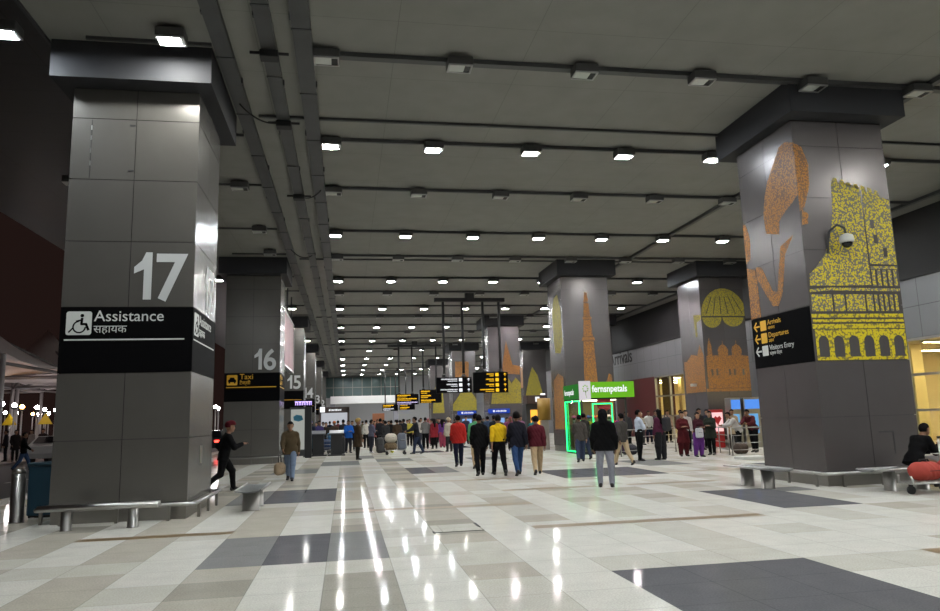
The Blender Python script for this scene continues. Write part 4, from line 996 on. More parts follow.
def person(label, x, y, heading, pose='stand', top='shirt', tc=(.1, .1, .1), bc=(.02, .02, .025), hair='short', hc=None, skin=0, fem=False, ht=1.72, near=False, skirt=None, thick=0.0, face=False, shoe=None, head=0.0, z=0.0, group=None):
    key = (pose, top, hair, fem, near, skirt, thick, face, head)
    res = 0.0115 if near else 0.020
    if key in PCACHE and not near:
        src, names = PCACHE[key]
        root = src.copy(); COL.objects.link(root); out = {}
        for k, o in names.items():
            c = o.copy(); COL.objects.link(c); c.parent = root; out[k] = c
    else:
        root = bpy.data.objects.new('person', None); COL.objects.link(root); root.empty_display_size = .2
        out = build_person(root, pose, top, hair, fem, res, skirt, thick, face, head)
        PCACHE[key] = (root, out)
    def setm(k, m):
        if k in out: out[k].material_slots[0].link = 'OBJECT'; out[k].material_slots[0].material = m
    setm('body', SKINS[skin]); setm('top', cloth(tc)); setm('bottom', cloth(bc))
    if hc: setm('hair', cloth(hc))
    elif 'hair' in out: setm('hair', HAIRM)
    for k in ('shoe0', 'shoe1'): setm(k, shoe or SHOEM)
    s = ht / 1.735
    root.scale = (s, s, s); root.location = (x, y, z); root.rotation_euler = (0, 0, RAD(heading))
    tag(root, label, 'person', group)
    return root
BK = (.005, .005, .0055); NAVY = (.009, .012, .025); JEANS = (.035, .06, .12); KHAKI = (.36, .26, .15); GREYT = (.20, .205, .24)
# --- the people the photo shows clearest
person('man in black hooded jacket and grey trousers standing alone, seen from behind', 5.76, 15.75, -20, 'wide', 'hoodie', BK, (.24, .245, .29), ht=1.70, near=True, thick=.012, skirt=None)
person('person in red hooded jacket and dark jeans walking away', 3.84, 25.0, 0, 'stroll_r', 'jacket', (.42, .025, .02), (.012, .014, .03), ht=1.72, near=True, thick=.008)
person('man in black suit walking away, left of yellow shirt', 3.78, 20.6, 0, 'stroll_r', 'jacket', BK, BK, ht=1.70, near=True, hair='short')
person('man in bright yellow shirt and black trousers walking away', 4.30, 20.4, 0, 'walk_l', 'tucked_shirt', (.62, .40, .012), BK, ht=1.72, near=True, thick=.006)
person('man in dark blazer and blue jeans walking away beside yellow shirt', 4.79, 20.15, 0, 'walk_r', 'jacket', (.012, .012, .018), (.03, .065, .16), ht=1.78, near=True, hair='curly', skirt='slim')
person('man in maroon sweater and khaki trousers walking away', 5.34, 20.1, -8, 'walk_r', 'sweater', (.075, .012, .018), (.40, .29, .17), ht=1.66, near=True, thick=.008)
person('person in green shirt and beige trousers behind the black suit', 4.22, 23.6, 0, 'stroll_r', 'shirt', (.10, .35, .16), (.42, .30, .17), ht=1.76)
person('running man in dark red turban and black suit beside pillar 17', -3.02, 19.0, -70, 'run', 'jacket', BK, BK, hair='turban', hc=(.07, .008, .012), ht=1.76, near=True, face=True)
person('man in brown jacket and pale jeans walking toward camera carrying a bag', -1.60, 21.7, 176, 'walk_l', 'jacket', (.075, .055, .03), (.16, .21, .30), ht=1.70, near=True, face=True)
person('man in long brown shawl and turban standing sideways', 0.49, 32.0, -70, 'stand', 'shawl', (.06, .04, .025), (.02, .018, .015), hair='turban', hc=(.30, .20, .06), ht=1.72)
person('man in grey blazer and khaki trousers striding past the flower kiosk', 8.78, 22.3, 20, 'walk_l', 'jacket', (.055, .05, .045), (.42, .32, .20), ht=1.66, near=True)
person('person in patterned grey jacket and jeans before the flower kiosk', 8.15, 24.7, -15, 'walk_r', 'jacket', (.07, .062, .055), (.04, .055, .10), ht=1.66, near=True)
person('dark jacketed person just behind the patterned grey jacket', 8.75, 26.0, 10, 'stroll_l', 'jacket', (.03, .028, .026), (.03, .04, .07), ht=1.68)
person('man in white shirt and black trousers with folded arms', 10.06, 23.96, -90, 'crossed', 'tucked_shirt', (.50, .56, .66), BK, ht=1.72, near=True, face=True)
person('person in maroon top carrying a dark backpack', 10.85, 24.0, 20, 'stand', 'sweater', (.085, .02, .045), (.018, .018, .02), hair='long', fem=True, ht=1.72, near=True, skirt='baggy')
person('woman in dark red tunic with golden shawl over shoulders', 12.45, 25.5, 170, 'hold', 'kurta', (.085, .014, .016), (.07, .012, .014), hair='bun', fem=True, ht=1.62, near=True, face=True, skirt='baggy', skin=1)
person('woman in maroon cardigan and purple trousers holding a white bag', 12.70, 24.8, -170, 'hold', 'sweater', (.045, .012, .018), (.11, .03, .18), hair='bun', fem=True, ht=1.58, near=True, face=True, skirt='baggy', skin=1)
person('woman in dark green parka and black trousers', 13.62, 25.6, 130, 'hold', 'coat', (.022, .026, .02), BK, hair='long', fem=True, ht=1.62, near=True, face=True, skin=1)
person('person in beige coat standing before the red display stand', 16.25, 28.6, 170, 'stand', 'coat', (.26, .20, .13), (.02, .02, .02), ht=1.66)
person('man in maroon sweater behind the steel barrier', 15.75, 26.2, 120, 'lean', 'sweater', (.075, .014, .018), BK, ht=1.75)
person('person in white jacket bending over behind the steel barrier', 15.35, 26.6, 80, 'lean', 'jacket', (.42, .40, .38), BK, ht=1.66)
person('man in blue jacket standing with back to luggage', 0.12, 39.6, 200, 'hold', 'jacket', (.015, .10, .42), (.02, .02, .025), ht=1.70)
person('man in grey blue sweater and white shoes', 1.30, 38.6, -60, 'hold', 'sweater', (.10, .105, .15), (.03, .032, .045), ht=1.70, shoe=SHOEW)
person('man in dark jacket and jeans leaning on a loaded trolley', 3.42, 35.5, 75, 'push', 'jacket', (.014, .015, .02), (.022, .03, .06), ht=1.78)
person('man in grey sweater and black trousers in crowd, seen from behind', 4.45, 41.2, 0, 'hold', 'sweater', (.16, .155, .15), BK, ht=1.74)
person('woman in red jacket and black trousers with long hair', 4.93, 41.0, 10, 'stand', 'coat', (.20, .018, .025), BK, hair='long', fem=True, ht=1.66)
person('woman in purple top and pink trousers with long hair', 5.55, 42.2, -10, 'stand', 'jacket', (.13, .05, .22), (.30, .05, .09), hair='long', fem=True, ht=1.62, skirt='baggy')
person('person in cream jacket and cream turban', 5.15, 36.6, 20, 'stand', 'jacket', (.42, .38, .30), (.03, .028, .03), hair='turban', hc=(.5, .42, .28), ht=1.66)
person('seated person in black tracksuit and blue face scarf behind red bags', 10.95, 12.62, -85, 'sit', 'jacket', BK, (.02, .02, .025), ht=1.62, near=True, face=True, z=0.03)
# outside
person('person in black jacket and jeans striding along the road kerb', -14.5, 36.2, -75, 'walk_l', 'jacket', BK, (.04, .07, .14), ht=1.74, z=-0.12)
person('person in dark clothes standing at the far left edge', -18.9, 44.8, 120, 'stand', 'jacket', (.02, .02, .025), (.015, .015, .02), ht=1.72, z=0.01)
person('person in dark coat beside the far left person', -18.2, 44.3, 200, 'relaxed', 'coat', (.025, .02, .02), (.02, .02, .02), ht=1.7, z=0.01)
person('person in grey shirt under the nearest tent canopy', -18.9, 48.2, 150, 'stand', 'shirt', (.25, .22, .2), (.03, .03, .03), ht=1.7, z=0.01)
person('person in dark jacket standing under the tent, right of yellow sign', -17.9, 47.2, 180, 'relaxed', 'jacket', (.03, .025, .025), BK, ht=1.74, z=0.01)
person('person in pale top near the pale parked car', -17.6, 51.5, 160, 'stand', 'shirt', (.35, .3, .3), NAVY, ht=1.7, z=0.01)
# --- the crowd filling the middle of the hall: (pixel-free) ratio x/y, y, colours, description
crowd = [
 (-.052, 36.5, 'stand', 'jacket', (.30, .29, .28), (.03, .03, .04), 'short', False, 'person in pale jacket beside pillar 15, left of advertising totem', 150),
 (-.047, 40.0, 'relaxed', 'jacket', (.015, .02, .04), BK, 'cap', False, 'person in navy jacket and blue cap behind dark counter', 160),
 (-.036, 41.0, 'hold', 'shirt', (.05, .04, .12), BK, 'short', False, 'person in violet shirt behind the dark counter', 200),
 (-.027, 41.5, 'stand', 'jacket', (.03, .025, .02), BK, 'short', False, 'person in dark brown jacket behind the luggage trolley', 170),
 (-.016, 43.0, 'hold', 'coat', (.06, .04, .03), BK, 'turban', False, 'person in orange turban and brown coat behind trolley', 190),
 (-.004, 44.0, 'stand', 'jacket', (.02, .022, .03), BK, 'short', False, 'person in dark jacket just left of the blue jacket man', 20),
 (.008, 42.5, 'relaxed', 'jacket', (.016, .016, .018), NAVY, 'short', False, 'person in black jacket just right of blue jacket man', 180),
 (.027, 46.0, 'stand', 'shirt', (.48, .46, .42), BK, 'short', False, 'person in white shirt behind shawl man', 10),
 (.038, 48.0, 'stand', 'coat', (.20, .05, .05), BK, 'long', True, 'woman in dull red coat behind grey blue sweater man', 190),
 (.046, 41.5, 'relaxed', 'jacket', (.02, .02, .025), BK, 'short', False, 'tall person in black jacket right of grey blue sweater man', 0),
 (.053, 40.0, 'stand', 'coat', (.03, .03, .032), NAVY, 'short', False, 'person in charcoal coat left of the brown jacket in crowd', 15),
 (.061, 42.0, 'hold', 'coat', (.012, .012, .014), BK, 'short', False, 'person in long black coat behind trolley with white bundle', -10),
 (.069, 40.5, 'stand', 'jacket', (.055, .035, .022), (.02, .02, .02), 'short', False, 'person in brown leather jacket behind the loaded trolley', 0),
 (.078, 44.0, 'relaxed', 'jacket', (.015, .017, .022), BK, 'short', False, 'person in near black jacket right of brown leather jacket', 30),
 (.086, 46.5, 'stand', 'shirt', (.35, .30, .05), BK, 'short', False, 'person with mustard shirt deep in the crowd', 180),
 (.094, 47.0, 'stand', 'jacket', (.03, .03, .03), BK, 'turban', False, 'person in dark jacket and maroon turban deep in crowd', 170),
 (.102, 45.0, 'stand', 'shirt', (.55, .52, .48), (.06, .06, .08), 'short', False, 'person in white shirt just right of trolley man', 160),
 (.112, 49.0, 'stand', 'kurta', (.30, .08, .12), (.25, .06, .1), 'scarf', True, 'woman in rose tunic and head scarf in the crowd', 190),
 (.118, 46.0, 'relaxed', 'jacket', (.22, .12, .12), BK, 'short', False, 'person in dusty pink jacket left of the grey sweater man', 15),
 (.127, 50.0, 'stand', 'jacket', (.018, .018, .02), BK, 'short', False, 'black jacketed person behind the grey sweater man', 170),
 (.134, 44.5, 'stand', 'jacket', (.015, .018, .025), (.015, .015, .02), 'short', False, 'dark jacketed person between grey sweater and red jacket woman', 8),
 (.143, 48.0, 'stand', 'sweater', (.10, .04, .05), BK, 'short', False, 'person in wine sweater behind the red jacket woman', 180),
 (.152, 47.0, 'relaxed', 'jacket', (.02, .02, .022), BK, 'short', False, 'dark figure between purple top woman and cream turban', 195),
 (.165, 47.0, 'stand', 'sweater', (.03, .03, .05), BK, 'short', False, 'person in navy sweater behind the red hooded jacket', 180),
 (.178, 36.0, 'stroll_l', 'shirt', (.10, .12, .045), (.03, .03, .02), 'short', False, 'person in olive shirt right of the red hooded jacket', 0),
 (.186, 44.0, 'stand', 'jacket', (.02, .02, .022), BK, 'long', True, 'woman in black jacket behind the black suit man', 190),
 (.196, 38.0, 'relaxed', 'jacket', (.035, .055, .10), (.02, .02, .03), 'short', False, 'person in denim jacket between black suit and yellow shirt', 10),
 (.205, 34.0, 'stand', 'jacket', (.015, .017, .02), BK, 'short', False, 'dark person seen just left of the yellow shirt', 20),
 (.213, 37.0, 'stand', 'sweater', (.09, .09, .05), BK, 'short', False, 'person in olive sweater just behind the yellow shirt', 170),
 (.224, 43.0, 'stand', 'shirt', (.30, .08, .22), BK, 'short', False, 'person in pink shirt between yellow shirt and dark blazer', 180),
 (.229, 35.5, 'stand', 'sweater', (.18, .05, .09), BK, 'scarf', True, 'woman in dark pink sweater and scarf behind yellow shirt', 175),
 (.243, 36.0, 'stand', 'jacket', (.28, .12, .22), (.05, .04, .06), 'short', False, 'person in mauve jacket right of the dark blazer', 190),
 (.250, 39.5, 'stand', 'jacket', (.40, .42, .48), (.04, .04, .06), 'scarf', True, 'person in pale hooded top between blazer and maroon sweater', 0),
 (.262, 30.0, 'stroll_r', 'jacket', (.02, .16, .17), (.03, .03, .03), 'short', False, 'person in teal jacket right behind the maroon sweater', 0),
 (.392, 28.1, 'stand', 'kurta', (.10, .03, .12), (.08, .03, .10), 'long', True, 'woman in violet tunic at right corner of flower kiosk', 170),
 (.402, 32.0, 'stand', 'jacket', (.03, .03, .035), BK, 'short', False, 'dark figure behind the violet tunic by maroon wall', 180),
 (.424, 36.0, 'stand', 'shirt', (.38, .34, .26), (.05, .05, .05), 'cap', False, 'person in cream shirt and cap behind white shirt man', 190),
 (.436, 37.5, 'relaxed', 'shirt', (.45, .44, .40), NAVY, 'short', False, 'person in off white shirt right of the cream cap', 170),
 (.447, 39.0, 'stand', 'jacket', (.06, .05, .05), BK, 'short', False, 'person in dark jacket in far group before glazing', 180),
 (.466, 38.0, 'stand', 'shirt', (.35, .26, .2), BK, 'short', False, 'person in tan shirt left of maroon backpack person', 185),
 (.486, 36.5, 'stand', 'sweater', (.12, .10, .09), BK, 'short', False, 'person in taupe sweater right of backpack person', 180),
 (.494, 28.6, 'relaxed', 'shirt', (.40, .36, .34), BK, 'short', False, 'person in pale grey shirt left of golden shawl woman', 160),
 (.515, 29.3, 'stand', 'jacket', (.025, .022, .025), BK, 'short', False, 'dark jacketed man between golden shawl and maroon cardigan', 200),
 (.528, 30.4, 'stand', 'jacket', (.02, .02, .03), BK, 'short', False, 'dark jacketed man behind the purple trousers woman', 180),
]
for r, y, ps, tp, tc, bc, hr, fem, lab_, hd in crowd:
    hcol = {'cap': (.06, .08, .25) if 'blue' in lab_ else (.5, .45, .35), 'turban': (.45, .12, .03) if 'orange' in lab_ else (.16, .02, .03), 'scarf': (.35, .1, .14)}.get(hr)
    person(lab_, r * y, y, hd, ps, tp, tc, bc, hr, hcol, random.choice([0, 1, 1, 2]), fem, random.uniform(1.60, 1.76) - (0.05 if fem else 0))
# farther heads at the back of the crowd
far_cols = [('black', BK), ('grey', (.16, .16, .17)), ('brown', (.07, .045, .03)), ('navy', NAVY), ('white', (.5, .48, .45)), ('red', (.22, .025, .03)), ('tan', (.28, .2, .13)), ('green', (.04, .09, .05))]
for k in range(26):
    r = .034 + .0082 * k; y = 54 + (k * 7 % 17)
    if 9.2 < r * y < 12.7 and y > 65.5: y = 64.0
    cn, c = far_cols[(k * 5) % 8]
    person('%s clad figure in the back of the crowd, %s of that row from left' % (cn, ORD[k] if k < 20 else ['twenty-first', 'twenty-second', 'twenty-third', 'twenty-fourth', 'twenty-fifth', 'twenty-sixth'][k - 20]), r * y, y, [0, 180, 90, 200][k % 4], ['stand', 'relaxed', 'stand', 'hold'][k % 4], ['jacket', 'coat', 'shirt', 'sweater'][k % 4], c, [BK, NAVY, (.05, .04, .03)][k % 3], 'short', None, k % 3, False, 1.58 + .17 * ((k * 3) % 7) / 7, group='back row of the crowd')

# small dark figures queueing at the left of the crowd
for k, (r, y, ps, tp, cn, c) in enumerate([(-.046, 50, 'stand', 'jacket', 'black', BK), (-.040, 53, 'hold', 'coat', 'brown', (.06, .04, .03)), (-.031, 51, 'relaxed', 'shirt', 'pale', (.4, .37, .34)), (-.022, 55, 'stand', 'jacket', 'navy', NAVY), (-.011, 52, 'hold', 'sweater', 'wine', (.12, .03, .04)),
        (.002, 56, 'stand', 'jacket', 'black', BK), (.016, 53, 'relaxed', 'coat', 'grey', (.12, .12, .12)), (.022, 57, 'stand', 'jacket', 'olive', (.08, .08, .04)), (.033, 51, 'hold', 'jacket', 'black', BK), (.042, 53, 'stand', 'coat', 'charcoal', (.03, .03, .03)), (.057, 52, 'relaxed', 'jacket', 'black', BK), (.073, 50, 'stand', 'jacket', 'navy', NAVY)]):
    person('%s clad figure behind counter and trolleys, %s of that row from left' % (cn, ORD[k]), r * y, y, [10, 180, 200, 0][k % 4], ps, tp, c, BK, 'short', None, k % 3, False, 1.62 + .03 * (k % 5), group='figures behind the counter')
# ================================================================== FURNITURE
PERF = mat('perforated_steel', (0.36, 0.37, 0.38), 0.30, 1.0, bump=0.25, nscale=90)
def make_bench(label, loc, rz, L=1.75, W=0.46, leg_off=0.36):
    t = thing('steel_bench', label, 'bench', loc, rz, 'steel benches')
    n = 8; vs = []; fs = []
    for i in range(n + 1):
        u = i / n * 2 - 1; z = 0.390 + 0.025 * u * u
        for x in (-L / 2, L / 2): vs.append((x, u * W / 2, z)); vs.append((x, u * W / 2, z - 0.025))
    for i in range(n):
        a = i * 4; b = a + 4
        fs += [(a, a + 2, b + 2, b), (a + 1, b + 1, b + 3, a + 3), (a, b, b + 1, a + 1), (a + 2, a + 3, b + 3, b + 2)]
    fs += [(0, 1, 3, 2), (n * 4, n * 4 + 2, n * 4 + 3, n * 4 + 1)]
    MB().add(vs, fs).build('seat', PERF, t)
    for s in (-1, 1): MB().tube([(-L / 2, s * W / 2, 0.41), (L / 2, s * W / 2, 0.41)], 0.022, 8).build('edge_tube', STEEL, t)
    for s in (-1, 1):
        b = MB(); b.lathe([(0.17, 0.0), (0.15, 0.012), (0.15, 0.38)], (0, 0, 0), 20); v = [(x * 0.42 + s * leg_off, y * 1.05, z) for x, y, z in b.v]; b.v = v
        b.build('leg', STEEL_DULL, t)
    return t
bn = make_bench('steel bench between pillar 17 and walking man', (-1.80, 14.95, 0), math.pi / 2)
dup(bn, (8.62, 14.35, 0), math.pi / 2 + 0.05, 'steel bench left of the nearest mural pillar, papers on it')
dup(bn, (10.72, 12.62, 0), 0.0, 'steel bench in front of the nearest mural pillar beside red bags')
t = thing('perch_rail', 'low steel perch rail on two posts in front of pillar 17', 'bench', (-4.0, 12.92, 0))
MB().tube([(-.92, 0.0, .36), (.92, 0.0, .36)], [.05, .05], 14).build('seat_tube', STEEL, t)
MB().tube([(-.92, 0.16, .36), (.92, 0.16, .36)], [.04, .04], 14).build('seat_tube', STEEL, t)
for x in (-0.50, 0.52): MB().lathe([(.10, 0), (.085, .01), (.085, .33)], (x, .07, 0), 16).build('leg', STEEL_DULL, t)
# papers, white slab
for k, (x, y, a, l) in enumerate([(8.55, 14.75, .3, 'white paper sheet lying on far end of right bench'), (8.68, 14.3, -.2, 'small pale paper lying on middle of right bench')]):
    tag(MB().box((x, y, .402), (.22, .17, .004), rz=a).build('paper_sheet', WHITE_T), l, 'paper')
tag(MB().box((13.4, 22.6, .05), (.9, .6, .10), bevel=.02).build('floor_slab', mat('white_plastic', (0.55, 0.55, 0.52), 0.4)), 'low white platform on floor behind the right bench', 'platform')
# bin and bollard beside pillar 17
t = thing('litter_bin', 'tall blue litter bin left of pillar 17', 'bin', (-5.72, 15.3, 0), 0.1)
MB().box((0, 0, .50), (.46, .44, .92), bevel=.03).build('body', mat('blue_bin_paint', (.018, .07, .115), .45), t)
MB().box((0, 0, .99), (.50, .48, .06), bevel=.02).build('lid', mat('blue_bin_lid', (.03, .09, .13), .4), t)
MB().box((0, 0, .02), (.40, .38, .04)).build('base', BLACKM, t)
t = thing('bollard', 'round steel bollard just left of the blue bin', 'bollard', (-5.86, 14.5, 0))
b = MB(); b.lathe([(.13, 0), (.115, .015), (.115, .86)], n=20); b.v += []; b.build('post', STEEL_DULL, t)
MB().lathe([(.115, .86), (.105, .92), (.05, .96)], n=20).build('cap', STEEL_DULL, t)
# hanging signs
def letter_row(b, x0, x1, z, h, M, seed):
    r = random.Random(seed); x = x0
    while x < x1:
        w = r.uniform(.05, .12) * h * 5
        b.prism([(x, z), (min(x + w, x1), z), (min(x + w, x1), z + h * r.uniform(.7, 1)), (x, z + h * r.uniform(.7, 1))], .003, M); x += w + h * .25
YE = emit('lit_yellow_lettering', (1.0, .55, .02), 1.1); WE = emit('lit_white_lettering', (.95, .97, 1.0), .9); VE = emit('lit_violet_lettering', (.75, .65, 1.0), 1.0)
def hanging_sign(label_bar, y, x0, x1, poles, boards):
    t = thing('sign_gantry', label_bar, 'sign gantry', ((x0 + x1) / 2, y, 8.25))
    MB().box((0, 0, .12), (x1 - x0, .30, .22), bevel=.02).build('ceiling_bar', BLACKM, t)
    MB().box((0, 0, .37), (.5, .3, .30)).build('ceiling_mount', BLACKM, t)
    for px, zb in poles:
        b = MB(); b.tube([(px - (x0 + x1) / 2, 0, .1), (px - (x0 + x1) / 2, 0, zb + .18 - 8.25)], .075, 10); b.build('hanger_pole', BLACKM, t)
        MB().lathe([(.09, .14), (.13, .03), (.22, 0.0)], (px - (x0 + x1) / 2, 0, zb - 8.25), 12).build('pole_flange', BLACKM, t)
    for lab, bx0, bx1, bz0, bz1, rows, align in boards:
        s = thing('hanging_sign', lab, 'sign', ((bx0 + bx1) / 2, y, bz0))
        W, Hh = bx1 - bx0, bz1 - bz0
        bd = MB().box((0, 0, Hh / 2), (W, .28, Hh), bevel=.02).build('board', BLACK, s)
        M = face_matrix(Vector((0, -.141, 0)), 'front'); n = len(rows); rh = Hh / n
        for k, (m, ln_) in enumerate(rows):
            z = Hh - rh * (k + 1) + rh * .18; b = MB()
            if align == 'R':
                ax = W / 2 - .18; arrow(b, ax, z + rh * .32, rh * .55, M, 'up'); b.prism(rrect(ax - .55, z, ax - .55 + rh * .64, z + rh * .64, .02), .003, M); letter_row(b, ax - .65 - ln_, ax - .65, z + rh * .33, rh * .26, M, k + int(y)); letter_row(b, ax - .65 - ln_ * .6, ax - .65, z, rh * .2, M, k + 9)
            else:
                ax = -W / 2 + .12; letter_row(b, ax, ax + ln_, z + rh * .3, rh * .34, M, k + int(y)); letter_row(b, ax, ax + ln_ * .7, z - .02, rh * .2, M, k + 9)
            b.build('lettering', m, bd)
hanging_sign('black four-pole gantry carrying the nearest pair of hanging signs', 40.0, 4.95, 9.05, [(5.45, 3.98), (6.55, 3.98), (7.75, 4.22), (8.7, 4.22)],
    [('black hanging sign with white lettering, nearest pair', 4.98, 6.98, 3.08, 3.95, [(WE, .9), (WE, .6), (WE, .95)], 'R'), ('black hanging sign with yellow lettering, nearest pair', 7.08, 9.08, 3.04, 4.20, [(YE, .4), (YE, .45), (YE, .45), (YE, .8)], 'R')])
hanging_sign('black four-pole gantry carrying the farther pair of hanging signs', 65.0, 3.7, 8.6, [(4.7, 4.0), (5.9, 4.0), (6.9, 4.35), (8.1, 4.35)],
    [('black hanging sign with yellow and violet lettering, farther pair left', 4.4, 6.45, 3.05, 4.0, [(YE, 1.2), (YE, 1.75), (VE, 1.8)], 'L'), ('black hanging sign with yellow lettering, farther pair right', 6.55, 8.55, 3.15, 4.35, [(YE, .8), (YE, .9), (YE, 1.3)], 'L')])
hanging_sign('small distant sign gantry under the portal', 98.0, 4.6, 9.4, [(5.2, 3.9), (6.6, 3.9), (8.0, 4.1)],
    [('tiny distant hanging sign with amber lettering', 4.8, 6.9, 3.0, 3.9, [(YE, 1.4), (WE, 1.4)], 'L'), ('tiny distant hanging sign with yellow lettering on right', 7.1, 9.2, 3.1, 4.1, [(YE, 1.4), (YE, 1.2)], 'L')])
# flower kiosk
t = thing('flower_kiosk', 'green flower kiosk with neon outlined windows before tower mosaic pillar', 'kiosk', (9.70, 29.0, 0))
KG = emit('lit_green_sign', (.20, .62, .03), .62); KD = emit('dark_green_sign', (.05, .28, .05), .5); NEON = emit('green_neon_tube', (.02, .95, .20), 2.8)
KW, KD_ = 2.0, 2.2
f = MB()
for x in (0.03, KW - .03):
    for y in (0.03, KD_ - .03): f.box((x, y, 1.15), (.07, .07, 2.3))
f.box((KW / 2, KD_ / 2, 2.3), (KW, KD_, .06)); f.box((KW / 2, KD_ / 2, .06), (KW, KD_, .12)); f.build('frame', BLACKM, t)
MB().box((KW / 2, KD_ - .02, 1.2), (KW, .04, 2.2)).build('back_wall', mat('kiosk_back', (.15, .10, .05), .6), t)
MB().box((KW / 2, .35, .55), (KW - .2, .6, .9), bevel=.02).build('counter', mat('kiosk_counter', (.07, .05, .03), .5), t)
f_ = MB(); f_.box((KW / 2 + .36, -.06, 2.66), (KW - .42 + .36, .16, .66), bevel=.01); front_sign = f_.build('front_sign', KG, t)
MB().box((.09 + .07, -.08, 2.64), (.46, .18, .80), bevel=.01).build('logo_panel', emit('lit_white_panel', (.9, .85, .9), .62), t)
MB().box((-.04, KD_ / 2, 2.62), (.10, KD_ - .1, .62), bevel=.01).build('side_sign', KD, t)
M = face_matrix(Vector((0, -.146, 0)), 'front')
text('fernsnpetals', .40, M @ Matrix.Translation((.46, 2.57, 0)), WE, front_sign, 'sign_lettering', .004, sx=.80, bold=.008)
text('fernsnpetals', .34, face_matrix(Vector((-.092, KD_ - .25, 2.5)), 'left'), WE, t, 'sign_lettering', .004, sx=.8)
b = MB(); M = face_matrix(Vector((0, -.172, 0)), 'front')
for u in range(8): b.prism(arc_poly(.16 + .11 * math.cos(u * .8), 2.72 + .13 * math.sin(u * .8), .035, 0, 360, 8)[:-1], .003, M)
stroke(b, [(.16, 2.65), (.17, 2.45), (.20, 2.34)], .02, M); b.build('logo_mark', mat('pale_green_mark', (.25, .45, .12), .5), t)
def neon(pts): MB().tube(pts, .032, 8).build('neon_tube', NEON, t)
neon([(-.05, .12, .10), (-.05, KD_ - .15, .10), (-.05, KD_ - .15, 2.22), (-.05, .12, 2.22), (-.05, .12, .10)])
neon([(.48, -.06, .3), (.48, -.06, 2.08), (1.32, -.06, 2.08), (1.32, -.06, .95)])
MB().box((.005, KD_ / 2, 1.2), (.012, KD_ - .2, 2.1)).build('side_glass', glass('kiosk_glass', (.8, .9, .82)), t)
MB().box((.25, .01, 1.2), (.42, .012, 2.1)).build('front_glass', glass('kiosk_glass', (.8, .9, .82)), t)
MB().box((KW / 2, KD_ / 2, 2.24), (1.4, 1.4, .03)).build('ceiling_light', emit('kiosk_lamp', (1.0, .85, .6), 5.0), t)
rk = random.Random(5)
FC = [(.5, .02, .05), (.6, .35, .02), (.5, .1, .3), (.6, .55, .5), (.35, .02, .12), (.05, .1, .4)]
for k in range(16):
    x = .22 + (k % 8) * .23; y = .3 if k < 8 else 1.75; z = 1.0 if k < 8 else 1.25
    fl = thing('flower_bouquet', ('%s bouquet on the flower kiosk %s, %s from left' % (['red', 'orange', 'pink', 'cream', 'crimson', 'blue'][k % 6], 'counter' if k < 8 else 'back shelf', ORD[k % 8])), 'flowers', (9.70 + x, 29.0 + y, z), 0, 'bouquets in the flower kiosk')
    MB().lathe([(.05, 0), (.06, .02), (.08, .18)], n=10).build('vase', mat('green_vase', (.05, .12, .06), .4), fl)
    b = MB()
    for q in range(9): a = q * 2.4; r = .03 + .012 * q; b.ball((r * math.cos(a), r * math.sin(a), .30 + .05 * rk.random() - r * .4), .045, 0, 8, 5)
    b.build('blossom', mat('petal', FC[k % 6], .7), fl)
    b = MB()
    for q in range(7): a = q * .9; b.tube([(0, 0, .15), (.05 * math.cos(a), .05 * math.sin(a), .26), (.15 * math.cos(a), .15 * math.sin(a), .28)], [.01, .016, .002], 5)
    b.build('leaf', mat('leaf_green', (.03, .12, .03), .6), fl)
tag(MB().box((10.7, 30.7, 1.20), (1.9, .35, .05)).build('kiosk_shelf', mat('kiosk_counter', (.07, .05, .03), .5)), 'dark shelf inside the flower kiosk under back bouquets', 'shelf')
o = tag(MB().lathe([(.30, -.03), (.33, 0), (.30, .03)], n=24).build('wreath', mat('petal', (.5, .02, .05), .7)), 'red round wreath hanging in kiosk front', 'wreath'); o.location = (10.75, 29.12, 2.1); o.rotation_euler = (math.pi / 2, 0, 0)
# information booth left of the tower pillar
t = thing('information_booth', 'dark booth with glowing orange panel left of the tower mosaic pillar', 'booth', (9.05, 36.0, 0))
MB().box((.55, .5, 1.15), (1.0, .9, 2.3), bevel=.03).build('cabinet', DARKMETAL, t)
MB().box((.55, .03, 1.3), (.55, .04, 1.35)).build('glowing_panel', emit('orange_panel', (1.0, .45, .05), 1.3), t)
MB().box((.5, .02, 2.5), (1.0, .8, .42), bevel=.02).build('header', mat('brown_header', (.06, .035, .03), .5), t)
MB().box((.55, -.39, 2.5), (.22, .02, .25)).build('header_mark', WE, t)
MB().box((.95, -.02, 2.35), (.22, .10, .9)).build('white_light', emit('booth_white', (.95, .95, 1.0), 1.5), t)
t = thing('display_pillar', 'slim display pillar with mustard yellow box on top', 'pillar', (9.75, 35.0, 0))
MB().box((0, 0, .72), (.36, .36, 1.44), bevel=.02).build('post', mat('beige_post', (.36, .33, .29), .5), t)
MB().lathe([(.33, 1.45), (.33, 2.52)], n=24).build('yellow_drum', mat('mustard_paint', (.34, .19, .02), .5), t)
